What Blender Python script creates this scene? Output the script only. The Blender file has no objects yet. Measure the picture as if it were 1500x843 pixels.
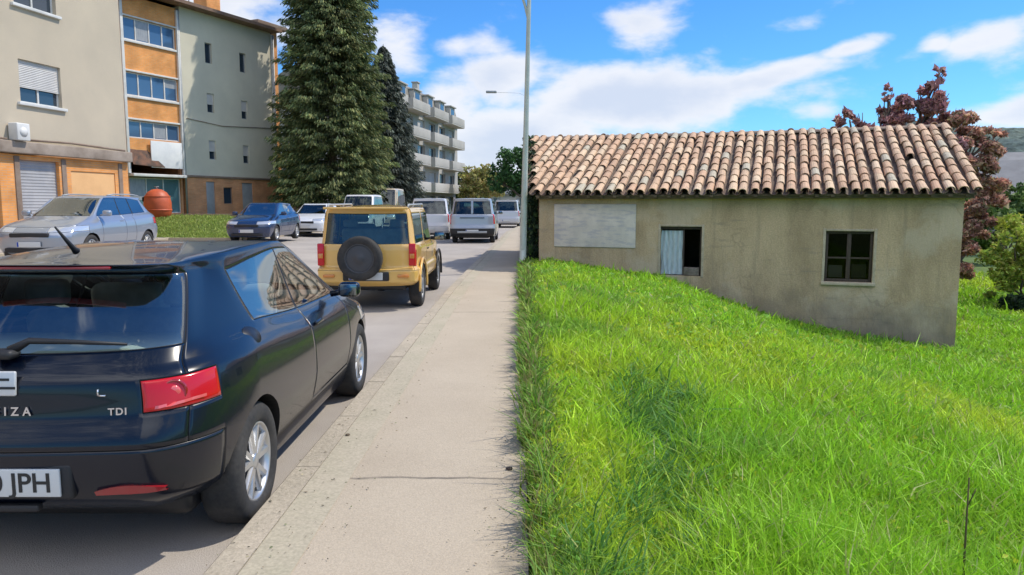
import bpy, math, random
import numpy as np
from mathutils import Vector, Matrix
random.seed(7); rng = np.random.default_rng(11)
R = math.radians
S = bpy.context.scene
COL = S.collection

# ---------------------------------------------------------------- camera
H = 1.57
cam_d = bpy.data.cameras.new('camera'); cam = bpy.data.objects.new('camera', cam_d); COL.objects.link(cam)
cam_d.sensor_width = 36; cam_d.lens = 36*1083/1500; cam_d.clip_start = .05; cam_d.clip_end = 3000
cam.location = (0, 0, H)
cam.rotation_euler = (R(90) - math.atan(121.5/1083), 0, math.atan(12/1083))
S.camera = cam

# ---------------------------------------------------------------- light
SUN_AZ, SUN_EL = R(17), R(54)        # azimuth counted from +X towards +Y
S.view_settings.view_transform = 'Standard'; S.view_settings.look = 'None'
S.view_settings.gamma = 1; S.view_settings.use_curve_mapping = False
S.view_settings.exposure = 0.34
sv = Vector((math.cos(SUN_AZ)*math.cos(SUN_EL), math.sin(SUN_AZ)*math.cos(SUN_EL), math.sin(SUN_EL)))
ld = bpy.data.lights.new('sun', 'SUN'); lo = bpy.data.objects.new('sun', ld); COL.objects.link(lo)
ld.energy = 3.1; ld.angle = R(.55); ld.color = (1, .93, .81)
lo.rotation_euler = sv.to_track_quat('Z', 'Y').to_euler(); lo.location = (20, 5, 30)

W = bpy.data.worlds.new('World'); S.world = W; W.use_nodes = True
def build_world():
    nt = W.node_tree; N = nt.nodes; L = nt.links; N.clear()
    def node(t, **k):
        n = N.new(t)
        for a, b in k.items(): setattr(n, a, b)
        return n
    def math_(op, a, b=None, c=None, clamp=False):
        n = node('ShaderNodeMath', operation=op); n.use_clamp = clamp
        for i, v in enumerate((a, b, c)):
            if v is None: continue
            if isinstance(v, (int, float)): n.inputs[i].default_value = v
            else: L.new(v, n.inputs[i])
        return n.outputs[0]
    out = node('ShaderNodeOutputWorld'); bg = node('ShaderNodeBackground')
    bg.inputs[1].default_value = .14
    sky = node('ShaderNodeTexSky', sky_type='NISHITA'); sky.sun_disc = False
    sky.sun_elevation = SUN_EL; sky.sun_rotation = math.pi/2 - SUN_AZ
    sky.altitude = 400; sky.air_density = 1.0; sky.dust_density = .35; sky.ozone_density = 2.2
    hsv = node('ShaderNodeHueSaturation'); hsv.inputs['Saturation'].default_value = 1.17; hsv.inputs['Value'].default_value = 1.12
    tm = node('ShaderNodeMix', data_type='RGBA', blend_type='MULTIPLY'); tm.inputs[0].default_value = 1; tm.inputs[7].default_value = (.36, .66, .93, 1)
    L.new(sky.outputs[0], hsv.inputs['Color']); L.new(hsv.outputs[0], tm.inputs[6])
    tc = node('ShaderNodeTexCoord'); sp = node('ShaderNodeSeparateXYZ'); L.new(tc.outputs['Generated'], sp.inputs[0])
    X, Y, Z = sp.outputs
    az = math_('ARCTAN2', X, Y)                      # 0 = down the street, + to the right
    el = math_('ARCSINE', Z)
    # clouds lie on a layer: noise stretched sideways near the horizon
    cb = node('ShaderNodeCombineXYZ'); L.new(az, cb.inputs[0]); L.new(math_('MULTIPLY', el, 2.1), cb.inputs[1]); L.new(math_('MULTIPLY', Y, .35), cb.inputs[2])
    n1 = node('ShaderNodeTexNoise'); n1.inputs['Scale'].default_value = 8.5; n1.inputs['Detail'].default_value = 12; n1.inputs['Roughness'].default_value = .56
    n1.inputs['Distortion'].default_value = .12
    L.new(cb.outputs[0], n1.inputs['Vector'])
    # (azimuth deg, elevation deg, half width, half height, tilt deg, weight)
    blobs = [(8.0, 7.9, 11.0, 3.0, 0, 1.25), (-.8, 9.0, 4.0, 2.6, 0, 1.0), (1, 4.3, 11, 3.6, 0, 1.3), (9.0, 12.3, 3.2, 2.2, 0, .92), (17.8, 9.0, 5.5, 1.1, 12, 1.0),
             (23.3, 10.6, 2.8, .6, 12, .9), (-5.5, 7.2, 4.0, 2.6, 30, 1.0), (-3.5, 11.7, 5.5, 1.0, 0, .68), (-9.3, 11.4, 2.6, 2.6, -20, 1.0),
             (-25, 13.2, 10, 5.5, 0, 1.2), (31.7, 10.6, 3.8, 1.3, 16, .95), (28.6, 10.4, 1.2, .8, 0, .8), (19.7, 12.3, 2.2, .8, 0, .66), (33.4, 5.6, 4.5, 1.5, 0, 1.15), (21, 6.6, 2.0, .8, 0, .7), (14, 11.0, 1.4, .6, 0, .55), (25, 15.2, 3, .7, 25, .55),
             (60, 14, 14, 6, 0, .9), (-70, 20, 22, 9, 0, 1), (110, 22, 20, 8, 0, .9), (-130, 16, 25, 8, 0, 1), (165, 25, 22, 9, 0, .9), (-50, 42, 12, 6, 0, .9), (40, 48, 14, 6, 20, .9)]
    tot = None
    for (a, e, wa, we, ti, wt) in blobs:
        a, e, wa, we, ti = R(a), R(e), R(wa), R(we), R(ti)
        da = math_('SUBTRACT', az, a); de = math_('SUBTRACT', el, e)
        c, s = math.cos(ti), math.sin(ti)
        p = math_('ADD', math_('MULTIPLY', da, c/wa), math_('MULTIPLY', de, s/wa))
        q = math_('ADD', math_('MULTIPLY', da, -s/we), math_('MULTIPLY', de, c/we))
        r2 = math_('ADD', math_('MULTIPLY', p, p), math_('MULTIPLY', q, q))
        g = math_('MULTIPLY', math_('EXPONENT', math_('MULTIPLY', r2, -.9)), wt)
        tot = g if tot is None else math_('MAXIMUM', tot, g)
    dens = math_('ADD', math_('MULTIPLY', tot, 1.0), math_('MULTIPLY', math_('SUBTRACT', n1.outputs[0], .5), 1.9))
    back = math_('MULTIPLY', math_('SUBTRACT', .25, Y), math_('MULTIPLY_ADD', Z, 2.6, -.75, clamp=True), clamp=True)     # unseen cloud cover added behind the camera to give neutral fill light
    dens = math_('ADD', dens, math_('MULTIPLY', back, .85))
    mr = node('ShaderNodeMapRange', interpolation_type='SMOOTHSTEP'); L.new(dens, mr.inputs[0]); mr.inputs[1].default_value = .28; mr.inputs[2].default_value = .86
    # soft grey undersides: second noise and density
    n2 = node('ShaderNodeTexNoise'); n2.inputs['Scale'].default_value = 9; n2.inputs['Detail'].default_value = 6
    L.new(cb.outputs[0], n2.inputs['Vector'])
    sh = math_('ADD', math_('MULTIPLY', math_('SUBTRACT', dens, .75), 1.0), math_('MULTIPLY', math_('SUBTRACT', n2.outputs[0], .5), 1.5))
    shr = node('ShaderNodeMapRange', interpolation_type='SMOOTHSTEP'); L.new(sh, shr.inputs[0]); shr.inputs[1].default_value = -.15; shr.inputs[2].default_value = .85
    cc = node('ShaderNodeMix', data_type='RGBA'); L.new(shr.outputs[0], cc.inputs[0])
    cc.inputs[6].default_value = (5.2, 5.3, 5.6, 1); cc.inputs[7].default_value = (3.9, 4.3, 5.1, 1)
    mx = node('ShaderNodeMix', data_type='RGBA'); L.new(math_('MULTIPLY', mr.outputs[0], .94), mx.inputs[0])
    cb2 = node('ShaderNodeMix', data_type='RGBA', blend_type='MULTIPLY'); cb2.inputs[0].default_value = 1; L.new(cc.outputs[2], cb2.inputs[6])
    bb = math_('MULTIPLY_ADD', back, 1.5, 1.0); L.new(bb, cb2.inputs[7])  # the added cloud behind the camera is brightened for more fill
    L.new(tm.outputs[2], mx.inputs[6]); L.new(cb2.outputs[2], mx.inputs[7])
    L.new(mx.outputs[2], bg.inputs[0]); L.new(bg.outputs[0], out.inputs[0])
build_world()
W.cycles.sampling_method = 'MANUAL'; W.cycles.sample_map_resolution = 512
S.cycles.max_bounces = 8; S.cycles.diffuse_bounces = 3; S.cycles.glossy_bounces = 3; S.cycles.transmission_bounces = 4; S.cycles.transparent_max_bounces = 12
S.cycles.caustics_reflective = False; S.cycles.caustics_refractive = False
S.cycles.sample_clamp_indirect = 6

# ---------------------------------------------------------------- helpers
def tag(o, label=None, cat=None, group=None, kind=None):
    if label: o['label'] = label
    if cat: o['category'] = cat
    if group: o['group'] = group
    if kind: o['kind'] = kind
    return o
def empty(name, loc=(0, 0, 0), rz=0, label=None, cat=None, group=None):
    o = bpy.data.objects.new(name, None); COL.objects.link(o); o.location = loc; o.rotation_euler = (0, 0, rz)
    o.empty_display_size = .2
    return tag(o, label, cat, group)
class MB:
    def __init__(s): s.v = []; s.f = []; s.m = []; s.c = []; s.sm = []
    def add(s, vs, fs, mi=0, smooth=False):
        b = len(s.v); s.v += [tuple(p) for p in vs]
        for f in fs: s.f.append(tuple(b+i for i in f)); s.m.append(mi); s.sm.append(smooth)
        return s
    def box(s, x0, x1, y0, y1, z0, z1, mi=0):
        vs = [(x, y, z) for z in (z0, z1) for y in (y0, y1) for x in (x0, x1)]
        return s.add(vs, [(0, 2, 3, 1), (4, 5, 7, 6), (0, 1, 5, 4), (2, 6, 7, 3), (0, 4, 6, 2), (1, 3, 7, 5)], mi)
    def rbox(s, x0, x1, y0, y1, z0, z1, b=.02, mi=0, mat=None):
        # bevelled box
        cx, cy, cz = (x0+x1)/2, (y0+y1)/2, (z0+z1)/2; hx, hy, hz = (x1-x0)/2, (y1-y0)/2, (z1-z0)/2
        b = min(b, hx*.9, hy*.9, hz*.9)
        import bmesh
        bm = bmesh.new(); bmesh.ops.create_cube(bm, size=2)
        for v in bm.verts: v.co = Vector((v.co.x*hx, v.co.y*hy, v.co.z*hz))
        bmesh.ops.bevel(bm, geom=bm.edges[:], offset=b, segments=3, profile=.5, affect='EDGES')
        bm.verts.index_update()
        vs = [Vector((v.co.x+cx, v.co.y+cy, v.co.z+cz)) for v in bm.verts]
        if mat: vs = [mat @ v for v in vs]
        s.add(vs, [tuple(v.index for v in f.verts) for f in bm.faces], mi, True); bm.free()
        return s
    def tube(s, pts, rad, n=10, mi=0, cap=True):
        pts = [Vector(p) for p in pts]
        if isinstance(rad, (int, float)): rad = [rad]*len(pts)
        vs = []; fs = []
        for i, p in enumerate(pts):
            t = (pts[min(i+1, len(pts)-1)] - pts[max(i-1, 0)]).normalized()
            a = t.cross(Vector((0, 0, 1)) if abs(t.z) < .9 else Vector((1, 0, 0))).normalized(); b = t.cross(a)
            for k in range(n):
                an = 2*math.pi*k/n; vs.append(p + (a*math.cos(an)+b*math.sin(an))*rad[i])
        for i in range(len(pts)-1):
            for k in range(n): fs.append((i*n+k, i*n+(k+1) % n, (i+1)*n+(k+1) % n, (i+1)*n+k))
        if cap: fs.append(tuple(range(n))[::-1]); fs.append(tuple((len(pts)-1)*n+k for k in range(n)))
        return s.add(vs, fs, mi, True)
    def lathe(s, prof, axis='z', c=(0, 0, 0), n=32, mi=0, close=False):
        # prof: list of (r, h)
        vs = []; fs = []; P = len(prof)
        for (r, h) in prof:
            for k in range(n):
                a = 2*math.pi*k/n; q = (r*math.cos(a), r*math.sin(a), h)
                if axis == 'x': q = (q[2], q[0], q[1])
                if axis == 'y': q = (q[0], q[2], q[1])
                vs.append((q[0]+c[0], q[1]+c[1], q[2]+c[2]))
        for i in range(P if close else P-1):
            j = (i+1) % P
            for k in range(n): fs.append((i*n+k, i*n+(k+1) % n, j*n+(k+1) % n, j*n+k))
        return s.add(vs, fs, mi, True)
    def build(s, name, mats, parent=None, loc=None):
        me = bpy.data.meshes.new(name); me.from_pydata(s.v, [], s.f); 
        for m in (mats if isinstance(mats, (list, tuple)) else [mats]): me.materials.append(m)
        me.polygons.foreach_set('material_index', s.m); me.polygons.foreach_set('use_smooth', s.sm); me.update()
        o = bpy.data.objects.new(name, me); COL.objects.link(o)
        if parent: o.parent = parent
        if loc: o.location = loc
        return o
def fix_normals(o):
    import bmesh
    bm = bmesh.new(); bm.from_mesh(o.data); bmesh.ops.recalc_face_normals(bm, faces=bm.faces[:]); bm.to_mesh(o.data); bm.free(); return o
def mesh_np(name, V, F, mats, col=None, parent=None, smooth=False, mi=None):
    """V (n,3), F list of equal-length index array(s); col per-vertex rgb"""
    me = bpy.data.meshes.new(name)
    Fs = F if isinstance(F, list) else [F]
    nl = sum(f.size for f in Fs); nf = sum(len(f) for f in Fs)
    me.vertices.add(len(V)); me.vertices.foreach_set('co', np.ascontiguousarray(V, dtype=np.float32).ravel())
    me.loops.add(nl); me.loops.foreach_set('vertex_index', np.concatenate([f.ravel() for f in Fs]).astype(np.int32))
    tot = np.concatenate([np.full(len(f), f.shape[1]) for f in Fs]); st = np.concatenate([[0], np.cumsum(tot)[:-1]])
    me.polygons.add(nf); me.polygons.foreach_set('loop_start', st.astype(np.int32))
    if mi is not None: me.polygons.foreach_set('material_index', np.asarray(mi, dtype=np.int32))
    me.polygons.foreach_set('use_smooth', np.full(nf, smooth))
    me.update(calc_edges=True); me.validate()
    if col is not None:
        a = me.color_attributes.new('tint', 'FLOAT_COLOR', 'POINT')
        c = np.ones((len(V), 4), np.float32); c[:, :3] = col; a.data.foreach_set('color', c.ravel())
    for m in (mats if isinstance(mats, (list, tuple)) else [mats]): me.materials.append(m)
    o = bpy.data.objects.new(name, me); COL.objects.link(o)
    if parent: o.parent = parent
    return o

# ---------------------------------------------------------------- materials
def mat(name, col, rough=.75, metal=0, col2=None, scale=4, detail=6, lo=.35, hi=.65, bump=0, bscale=40, coat=0, spec=.5, tint=False, trans=0, fine=0, fscale=120, stretch=None, emit=None):
    """principled with optional two-colour noise, fine speckle and bump, all in object space"""
    m = bpy.data.materials.new(name); m.use_nodes = True; nt = m.node_tree; N = nt.nodes; L = nt.links
    p = N['Principled BSDF']; p.inputs['Roughness'].default_value = rough; p.inputs['Metallic'].default_value = metal
    p.inputs['Specular IOR Level'].default_value = spec; p.inputs['Coat Weight'].default_value = coat; p.inputs['Coat Roughness'].default_value = .03
    c = tuple(col)+(1,); p.inputs['Base Color'].default_value = c
    tc = N.new('ShaderNodeTexCoord'); vec = tc.outputs['Object']
    if stretch:
        mp = N.new('ShaderNodeMapping'); mp.inputs['Scale'].default_value = stretch; L.new(vec, mp.inputs[0]); vec = mp.outputs[0]
    cur = None
    if tint:
        at = N.new('ShaderNodeAttribute'); at.attribute_name = 'tint'; cur = at.outputs['Color']
    if col2 is not None:
        n = N.new('ShaderNodeTexNoise'); n.inputs['Scale'].default_value = scale; n.inputs['Detail'].default_value = detail; n.inputs['Roughness'].default_value = .6
        L.new(vec, n.inputs['Vector']); mr = N.new('ShaderNodeMapRange'); mr.inputs[1].default_value = lo; mr.inputs[2].default_value = hi; L.new(n.outputs[0], mr.inputs[0])
        mx = N.new('ShaderNodeMix'); mx.data_type = 'RGBA'; L.new(mr.outputs[0], mx.inputs[0])
        if cur is not None: L.new(cur, mx.inputs[6])
        else: mx.inputs[6].default_value = c
        mx.inputs[7].default_value = tuple(col2)+(1,); cur = mx.outputs[2]
    if fine:
        n = N.new('ShaderNodeTexNoise'); n.inputs['Scale'].default_value = fscale; n.inputs['Detail'].default_value = 3
        L.new(tc.outputs['Object'], n.inputs['Vector']); mr = N.new('ShaderNodeMapRange'); mr.inputs[1].default_value = .3; mr.inputs[2].default_value = .7
        mr.inputs[3].default_value = 1-fine; mr.inputs[4].default_value = 1+fine; L.new(n.outputs[0], mr.inputs[0])
        mx = N.new('ShaderNodeMix'); mx.data_type = 'RGBA'; mx.blend_type = 'MULTIPLY'; mx.inputs[0].default_value = 1
        if cur is not None: L.new(cur, mx.inputs[6])
        else: mx.inputs[6].default_value = c
        L.new(mr.outputs[0], mx.inputs[7]); cur = mx.outputs[2]
    if cur is not None: L.new(cur, p.inputs['Base Color'])
    if bump:
        n = N.new('ShaderNodeTexNoise'); n.inputs['Scale'].default_value = bscale; n.inputs['Detail'].default_value = 5
        L.new(vec, n.inputs['Vector']); b = N.new('ShaderNodeBump'); b.inputs['Strength'].default_value = bump; b.inputs['Distance'].default_value = .02
        L.new(n.outputs[0], b.inputs['Height']); L.new(b.outputs[0], p.inputs['Normal'])
    if trans:
        t = N.new('ShaderNodeBsdfTranslucent'); ms = N.new('ShaderNodeMixShader'); ms.inputs[0].default_value = trans
        if cur is not None: L.new(cur, t.inputs[0])
        else: t.inputs[0].default_value = c
        L.new(p.outputs[0], ms.inputs[1]); L.new(t.outputs[0], ms.inputs[2]); L.new(ms.outputs[0], N['Material Output'].inputs[0])
    return m
def glass(name, tint=(.35, .5, .45), refl=.12, dark=None):
    """thin tinted pane: mirror coat over a see-through tint"""
    m = bpy.data.materials.new(name); m.use_nodes = True; nt = m.node_tree; N = nt.nodes; L = nt.links; N.remove(N['Principled BSDF'])
    t = N.new('ShaderNodeBsdfTransparent'); t.inputs[0].default_value = tuple(tint)+(1,)
    g = N.new('ShaderNodeBsdfGlossy'); g.inputs['Roughness'].default_value = .02; g.inputs[0].default_value = (.92, .97, .97, 1)
    fr = N.new('ShaderNodeFresnel'); fr.inputs[0].default_value = 1.5
    ad = N.new('ShaderNodeMath'); ad.operation = 'ADD'; ad.inputs[1].default_value = refl; ad.use_clamp = True; L.new(fr.outputs[0], ad.inputs[0])
    ms = N.new('ShaderNodeMixShader'); L.new(ad.outputs[0], ms.inputs[0]); L.new(t.outputs[0], ms.inputs[1]); L.new(g.outputs[0], ms.inputs[2]); L.new(ms.outputs[0], N['Material Output'].inputs[0])
    return m
def sm01(t): t = np.clip(t, 0, 1); return t*t*(3-2*t)
def lerp(a, b, t): return a+(b-a)*t
def vnoise(x, y, s=1, seed=0):
    """cheap smooth value noise for arrays"""
    x = np.asarray(x, float)/s; y = np.asarray(y, float)/s; xi = np.floor(x).astype(int); yi = np.floor(y).astype(int); fx = x-xi; fy = y-yi
    fx = fx*fx*(3-2*fx); fy = fy*fy*(3-2*fy)
    def h(a, b):
        n = (a*374761393 + b*668265263 + seed*1442695041) & 0x7fffffff; n = (n ^ (n >> 13))*1274126177 & 0x7fffffff; return ((n ^ (n >> 16)) & 0xffff)/65535.
    return lerp(lerp(h(xi, yi), h(xi+1, yi), fx), lerp(h(xi, yi+1), h(xi+1, yi+1), fx), fy)
def fbm(x, y, s=1, seed=0): return (vnoise(x, y, s, seed)+.5*vnoise(x, y, s/2, seed+1)+.25*vnoise(x, y, s/4, seed+2))/1.75

# ================================================================ ground, road, pavement
def kerbx(y): return np.interp(y, [-30, 13, 22, 30, 40, 55, 80, 120, 200], [-1.25, -1.28, -1.12, -.95, -.8, .1, 2.4, 7, 20])
def swx(y): return np.interp(y, [-30, 17, 30, 55, 80, 120, 200], [.035, .035, .35, 1.9, 4.4, 9, 22])
def roadz(x, y): return .22*sm01((-x-5)/7)
def leftz(x, y):
    return .22 + .8*np.clip((y-28.3)/7, 0, 1)*np.clip((-10.5-x)/3.5, 0, 1)
def bankz(x, y):
    x = np.asarray(x, float); y = np.asarray(y, float)
    e = x - swx(y)
    far = np.interp(e, [0, .6, 3.0, 5.1, 6.5, 8.4, 10, 14], [.10, .24, -.10, -.86, -1.1, -1.32, -1.45, -1.62])
    near = .10 - .16*np.maximum(e-.25, 0)
    z = lerp(near, far, sm01((y-3)/8))
    z = np.maximum(z, -1.62 - .012*np.maximum(y-12, 0))
    z = z + .09*(fbm(x, y, 1.6, 5)-.5)*sm01(e/.6)
    return z - .10*np.exp(-((x-(.55+.17*(y-2.6)))/.22)**2)*sm01((7-y)/2)*sm01(e/.3)   # worn hollow along the bank
def groundz(x, y):
    xr = swx(y)
    z = np.where(x > xr, bankz(x, y), -.07)
    z = np.where((x < -10.6) & (y > 28.2), leftz(x, y), z)
    z = np.where((x < -13.4) & (y <= 28.2), .24, z)
    far = sm01((np.hypot(x, y)-120)/200)
    return lerp(z, -2.0, far)
M_soil = mat('soil_under_grass', (.07, .11, .02), .95, col2=(.12, .18, .03), scale=.7, fine=.4, fscale=30, bump=.6, bscale=14)
M_asph = mat('sunbleached_asphalt', (.345, .305, .265), .93, col2=(.43, .385, .335), scale=.6, fine=.2, fscale=160, bump=.35, bscale=160)
def cracked(name, col, col2, joint_every, crack):
    m = mat(name, col, .9, col2=col2, scale=1.1, detail=8, lo=.25, hi=.75, fine=.09, fscale=90, bump=.25, bscale=120)
    nt = m.node_tree; N = nt.nodes; L = nt.links; p = N['Principled BSDF']
    src = p.inputs['Base Color'].links[0].from_socket
    tc = N.new('ShaderNodeTexCoord'); sp = N.new('ShaderNodeSeparateXYZ'); L.new(tc.outputs['Object'], sp.inputs[0])
    nz = N.new('ShaderNodeTexNoise'); nz.inputs['Scale'].default_value = 3; L.new(tc.outputs['Object'], nz.inputs['Vector'])
    def mt(op, a, b=None):
        n = N.new('ShaderNodeMath'); n.operation = op
        for i, v in enumerate((a, b)):
            if v is None: continue
            if isinstance(v, (int, float)): n.inputs[i].default_value = v
            else: L.new(v, n.inputs[i])
        return n.outputs[0]
    yy = mt('ADD', sp.outputs[1], mt('MULTIPLY', mt('SUBTRACT', nz.outputs[0], .5), crack))
    d = mt('ABSOLUTE', mt('SUBTRACT', mt('PINGPONG', mt('SUBTRACT', yy, 3.84-joint_every*4), joint_every), 0))
    mr = N.new('ShaderNodeMapRange'); mr.inputs[1].default_value = .006; mr.inputs[2].default_value = .018; mr.inputs[3].default_value = .9; mr.inputs[4].default_value = 0; L.new(d, mr.inputs[0])
    n2 = N.new('ShaderNodeTexNoise'); n2.inputs['Scale'].default_value = 7; L.new(tc.outputs['Object'], n2.inputs['Vector'])
    f = mt('MULTIPLY', mr.outputs[0], mt('MULTIPLY', n2.outputs[0], 1.5))
    # pavement colour darker towards the grass edge, with a ragged outline
    ed = mt('ADD', sp.outputs[0], mt('MULTIPLY', mt('SUBTRACT', n2.outputs[0], .5), .5))
    me = N.new('ShaderNodeMapRange'); me.inputs[1].default_value = -.16; me.inputs[2].default_value = .08; me.inputs[3].default_value = 0; me.inputs[4].default_value = .45; L.new(ed, me.inputs[0])
    f2 = mt('MAXIMUM', f, me.outputs[0])
    mx = N.new('ShaderNodeMix'); mx.data_type = 'RGBA'; L.new(f2, mx.inputs[0]); L.new(src, mx.inputs[6]); mx.inputs[7].default_value = (.10, .088, .07, 1)
    L.new(mx.outputs[2], p.inputs['Base Color'])
    return m
M_pave = cracked('pavement_concrete', (.425, .35, .255), (.50, .42, .31), 3.1, .10)
M_kerb = mat('kerb_stone', (.46, .39, .29), .9, col2=(.38, .325, .24), scale=3, fine=.15, fscale=60, bump=.4, bscale=60)
def grid_sheet(name, xs, ys, zf, m, label, kind='structure'):
    Xg, Yg = np.meshgrid(xs, ys); Z = zf(Xg, Yg); V = np.stack([Xg, Yg, Z], -1).reshape(-1, 3)
    ny, nx = Xg.shape; i = (np.arange(ny-1)[:, None]*nx+np.arange(nx-1)).ravel()
    F = np.stack([i, i+1, i+nx+1, i+nx], -1)
    o = mesh_np(name, V, F, m, smooth=True); return tag(o, label, kind=kind)
def spread(a): return np.unique(np.round(np.concatenate(a), 4))
gx = spread([np.linspace(-900, -60, 15), np.linspace(-60, -16, 23), np.arange(-16, -9, .25), [-10.6, -10.601, -13.4, -13.401], np.arange(-9, -.5, 1.0), np.arange(-.4, 12, .2), np.linspace(12, 60, 40), np.linspace(60, 900, 15)])
gy = spread([np.linspace(-900, -20, 12), np.arange(-20, 0, 1.), np.arange(0, 28, .25), [28.2, 28.201], np.arange(28.5, 60, .5), np.linspace(60, 120, 30), np.linspace(130, 1500, 20)])
grid_sheet('ground', gx, gy, groundz, M_soil, 'grassy soil of the bank and verges')
# road: strip between the left edge and the kerb
def strip(name, ys, xl, xr, zf, m, label, nx=24, kind='structure'):
    V = []; 
    for y in ys:
        for k in range(nx+1):
            x = lerp(xl(y), xr(y), k/nx); V.append((x, y, float(zf(x, y))))
    n = nx+1; i = (np.arange(len(ys)-1)[:, None]*n+np.arange(nx)).ravel()
    o = mesh_np(name, np.array(V), np.stack([i, i+1, i+n+1, i+n], -1), m, smooth=True); return tag(o, label, kind=kind)
ysr = np.unique(np.concatenate([np.arange(-30, 60, 1.), np.arange(60, 200, 5.), [28.2, 28.25]]))
strip('road', ysr, lambda y: -13.4 if y < 28.22 else float(kerbx(y))-9.6, lambda y: float(kerbx(y))-.01, roadz, M_asph, 'pale sunlit asphalt street')
strip('pavement', ysr, lambda y: float(kerbx(y))+.15, lambda y: float(swx(y)), lambda x, y: .104, M_pave, 'beige concrete pavement beside the grass bank', 6)
# pavement right side skirt + kerb stones
def kerb_line(name, pts, w, z0, z1, m, label):
    mb = MB(); L_ = len(pts)
    for i in range(L_-1):
        (xa, ya), (xb, yb) = pts[i], pts[i+1]; d = math.hypot(xb-xa, yb-ya); n = max(1, round(d/1.0))
        for k in range(n):
            t0, t1 = k/n+.004/d, (k+1)/n-.004/d
            x0, y0, x1, y1 = lerp(xa, xb, t0), lerp(ya, yb, t0), lerp(xa, xb, t1), lerp(ya, yb, t1)
            ux, uy = (xb-xa)/d, (yb-ya)/d; nx_, ny_ = uy*w, -ux*w
            j = random.uniform(-.003, .003); b = .018
            P = []
            for (z, off) in ((z0, 0), (z1-b+j, 0), (z1+j, b)):
                for (x, y) in ((x0, y0), (x1, y1)): P.append((x+nx_*off/w, y+ny_*off/w, z))
            for (z, off) in ((z1+j, w-.003), (z0, w-.003)):
                for (x, y) in ((x0, y0), (x1, y1)): P.append((x+nx_*off/w, y+ny_*off/w, z))
            mb.add(P, [(0, 1, 3, 2), (2, 3, 5, 4), (4, 5, 7, 6), (6, 7, 9, 8), (0, 2, 4, 6, 8), (1, 9, 7, 5, 3)])
    o = mb.build(name, m); fix_normals(o); return tag(o, label, kind='structure')
kerb_line('kerb', [(float(kerbx(y)), y) for y in (-20, 13, 22, 30, 40, 55, 80, 120)], .15, -.1, .110, M_kerb, 'concrete kerb stones along the pavement')
kerb_line('kerb', [(-13.4, -20), (-13.4, 28.2)][::-1], .15, -.1, .32, M_kerb, 'kerb stones before the orange shop fronts')
kerb_line('kerb', [(-13.4, 28.2), (-10.6, 28.2), (-10.4, 34), (-10.2, 60)], .15, -.1, .31, M_kerb, 'kerb stones round the small lawn')
# gutter strip beside the kerb (flush concrete band on the pavement side)
strip('gutter', ysr, lambda y: float(kerbx(y))+.152, lambda y: float(kerbx(y))+.36, lambda x, y: .108, mat('pale_gutter_band', (.46, .395, .29), .9, col2=(.40, .355, .25), scale=2.2, fine=.15, fscale=70), 'paler concrete band next to the kerb', 1)
M_lpave = mat('shop_pavement', (.36, .32, .28), .9, col2=(.42, .38, .33), scale=1, fine=.1)
MB().box(-17.5, -13.56, -20, 28.0, .1, .325).build('pavement', M_lpave); tag(bpy.context.scene.objects['pavement.001'], 'narrow pavement before the shop fronts', kind='structure')

# ================================================================ small stone house with tiled roof
TH_ = R(-19)
HA = (.435, 17.0)
house = empty('stone_house', (HA[0], HA[1], 0), TH_, 'low stone house with a salmon tiled roof beside the grass bank', 'house')
HL = 8.47; HD = 6.4; WT = 1.74; RZ = 3.30; SK = math.tan(R(19))      # skewed left gable, parallel to the street
def lx(yl): return -SK*yl
M_stucco = mat('aged_render', (.57, .43, .27), .95, col2=(.39, .29, .175), scale=1.5, detail=10, lo=.38, hi=.66, fine=.16, fscale=38, bump=.8, bscale=16, stretch=(1, 1, .42))
def add_layer(m, stretch, scale, lo, hi, colr, amt):
    nt = m.node_tree; N = nt.nodes; L = nt.links; p = N['Principled BSDF']; src = p.inputs['Base Color'].links[0].from_socket
    tc = N.new('ShaderNodeTexCoord'); mp = N.new('ShaderNodeMapping'); mp.inputs['Scale'].default_value = stretch; mp.inputs['Location'].default_value = (3.1, 1.7, .4); L.new(tc.outputs['Object'], mp.inputs[0])
    n = N.new('ShaderNodeTexNoise'); n.inputs['Scale'].default_value = scale; n.inputs['Detail'].default_value = 10; n.inputs['Roughness'].default_value = .65; L.new(mp.outputs[0], n.inputs['Vector'])
    mr = N.new('ShaderNodeMapRange'); mr.inputs[1].default_value = lo; mr.inputs[2].default_value = hi; mr.inputs[4].default_value = amt; L.new(n.outputs[0], mr.inputs[0])
    mx = N.new('ShaderNodeMix'); mx.data_type = 'RGBA'; L.new(mr.outputs[0], mx.inputs[0]); L.new(src, mx.inputs[6]); mx.inputs[7].default_value = tuple(colr)+(1,); L.new(mx.outputs[2], p.inputs['Base Color'])
add_layer(M_stucco, (1, 1, 1), .55, .50, .58, (.60, .52, .40), .45)
add_layer(M_stucco, (3.2, 3.2, .22), 1.6, .55, .72, (.24, .20, .14), .55)
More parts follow.
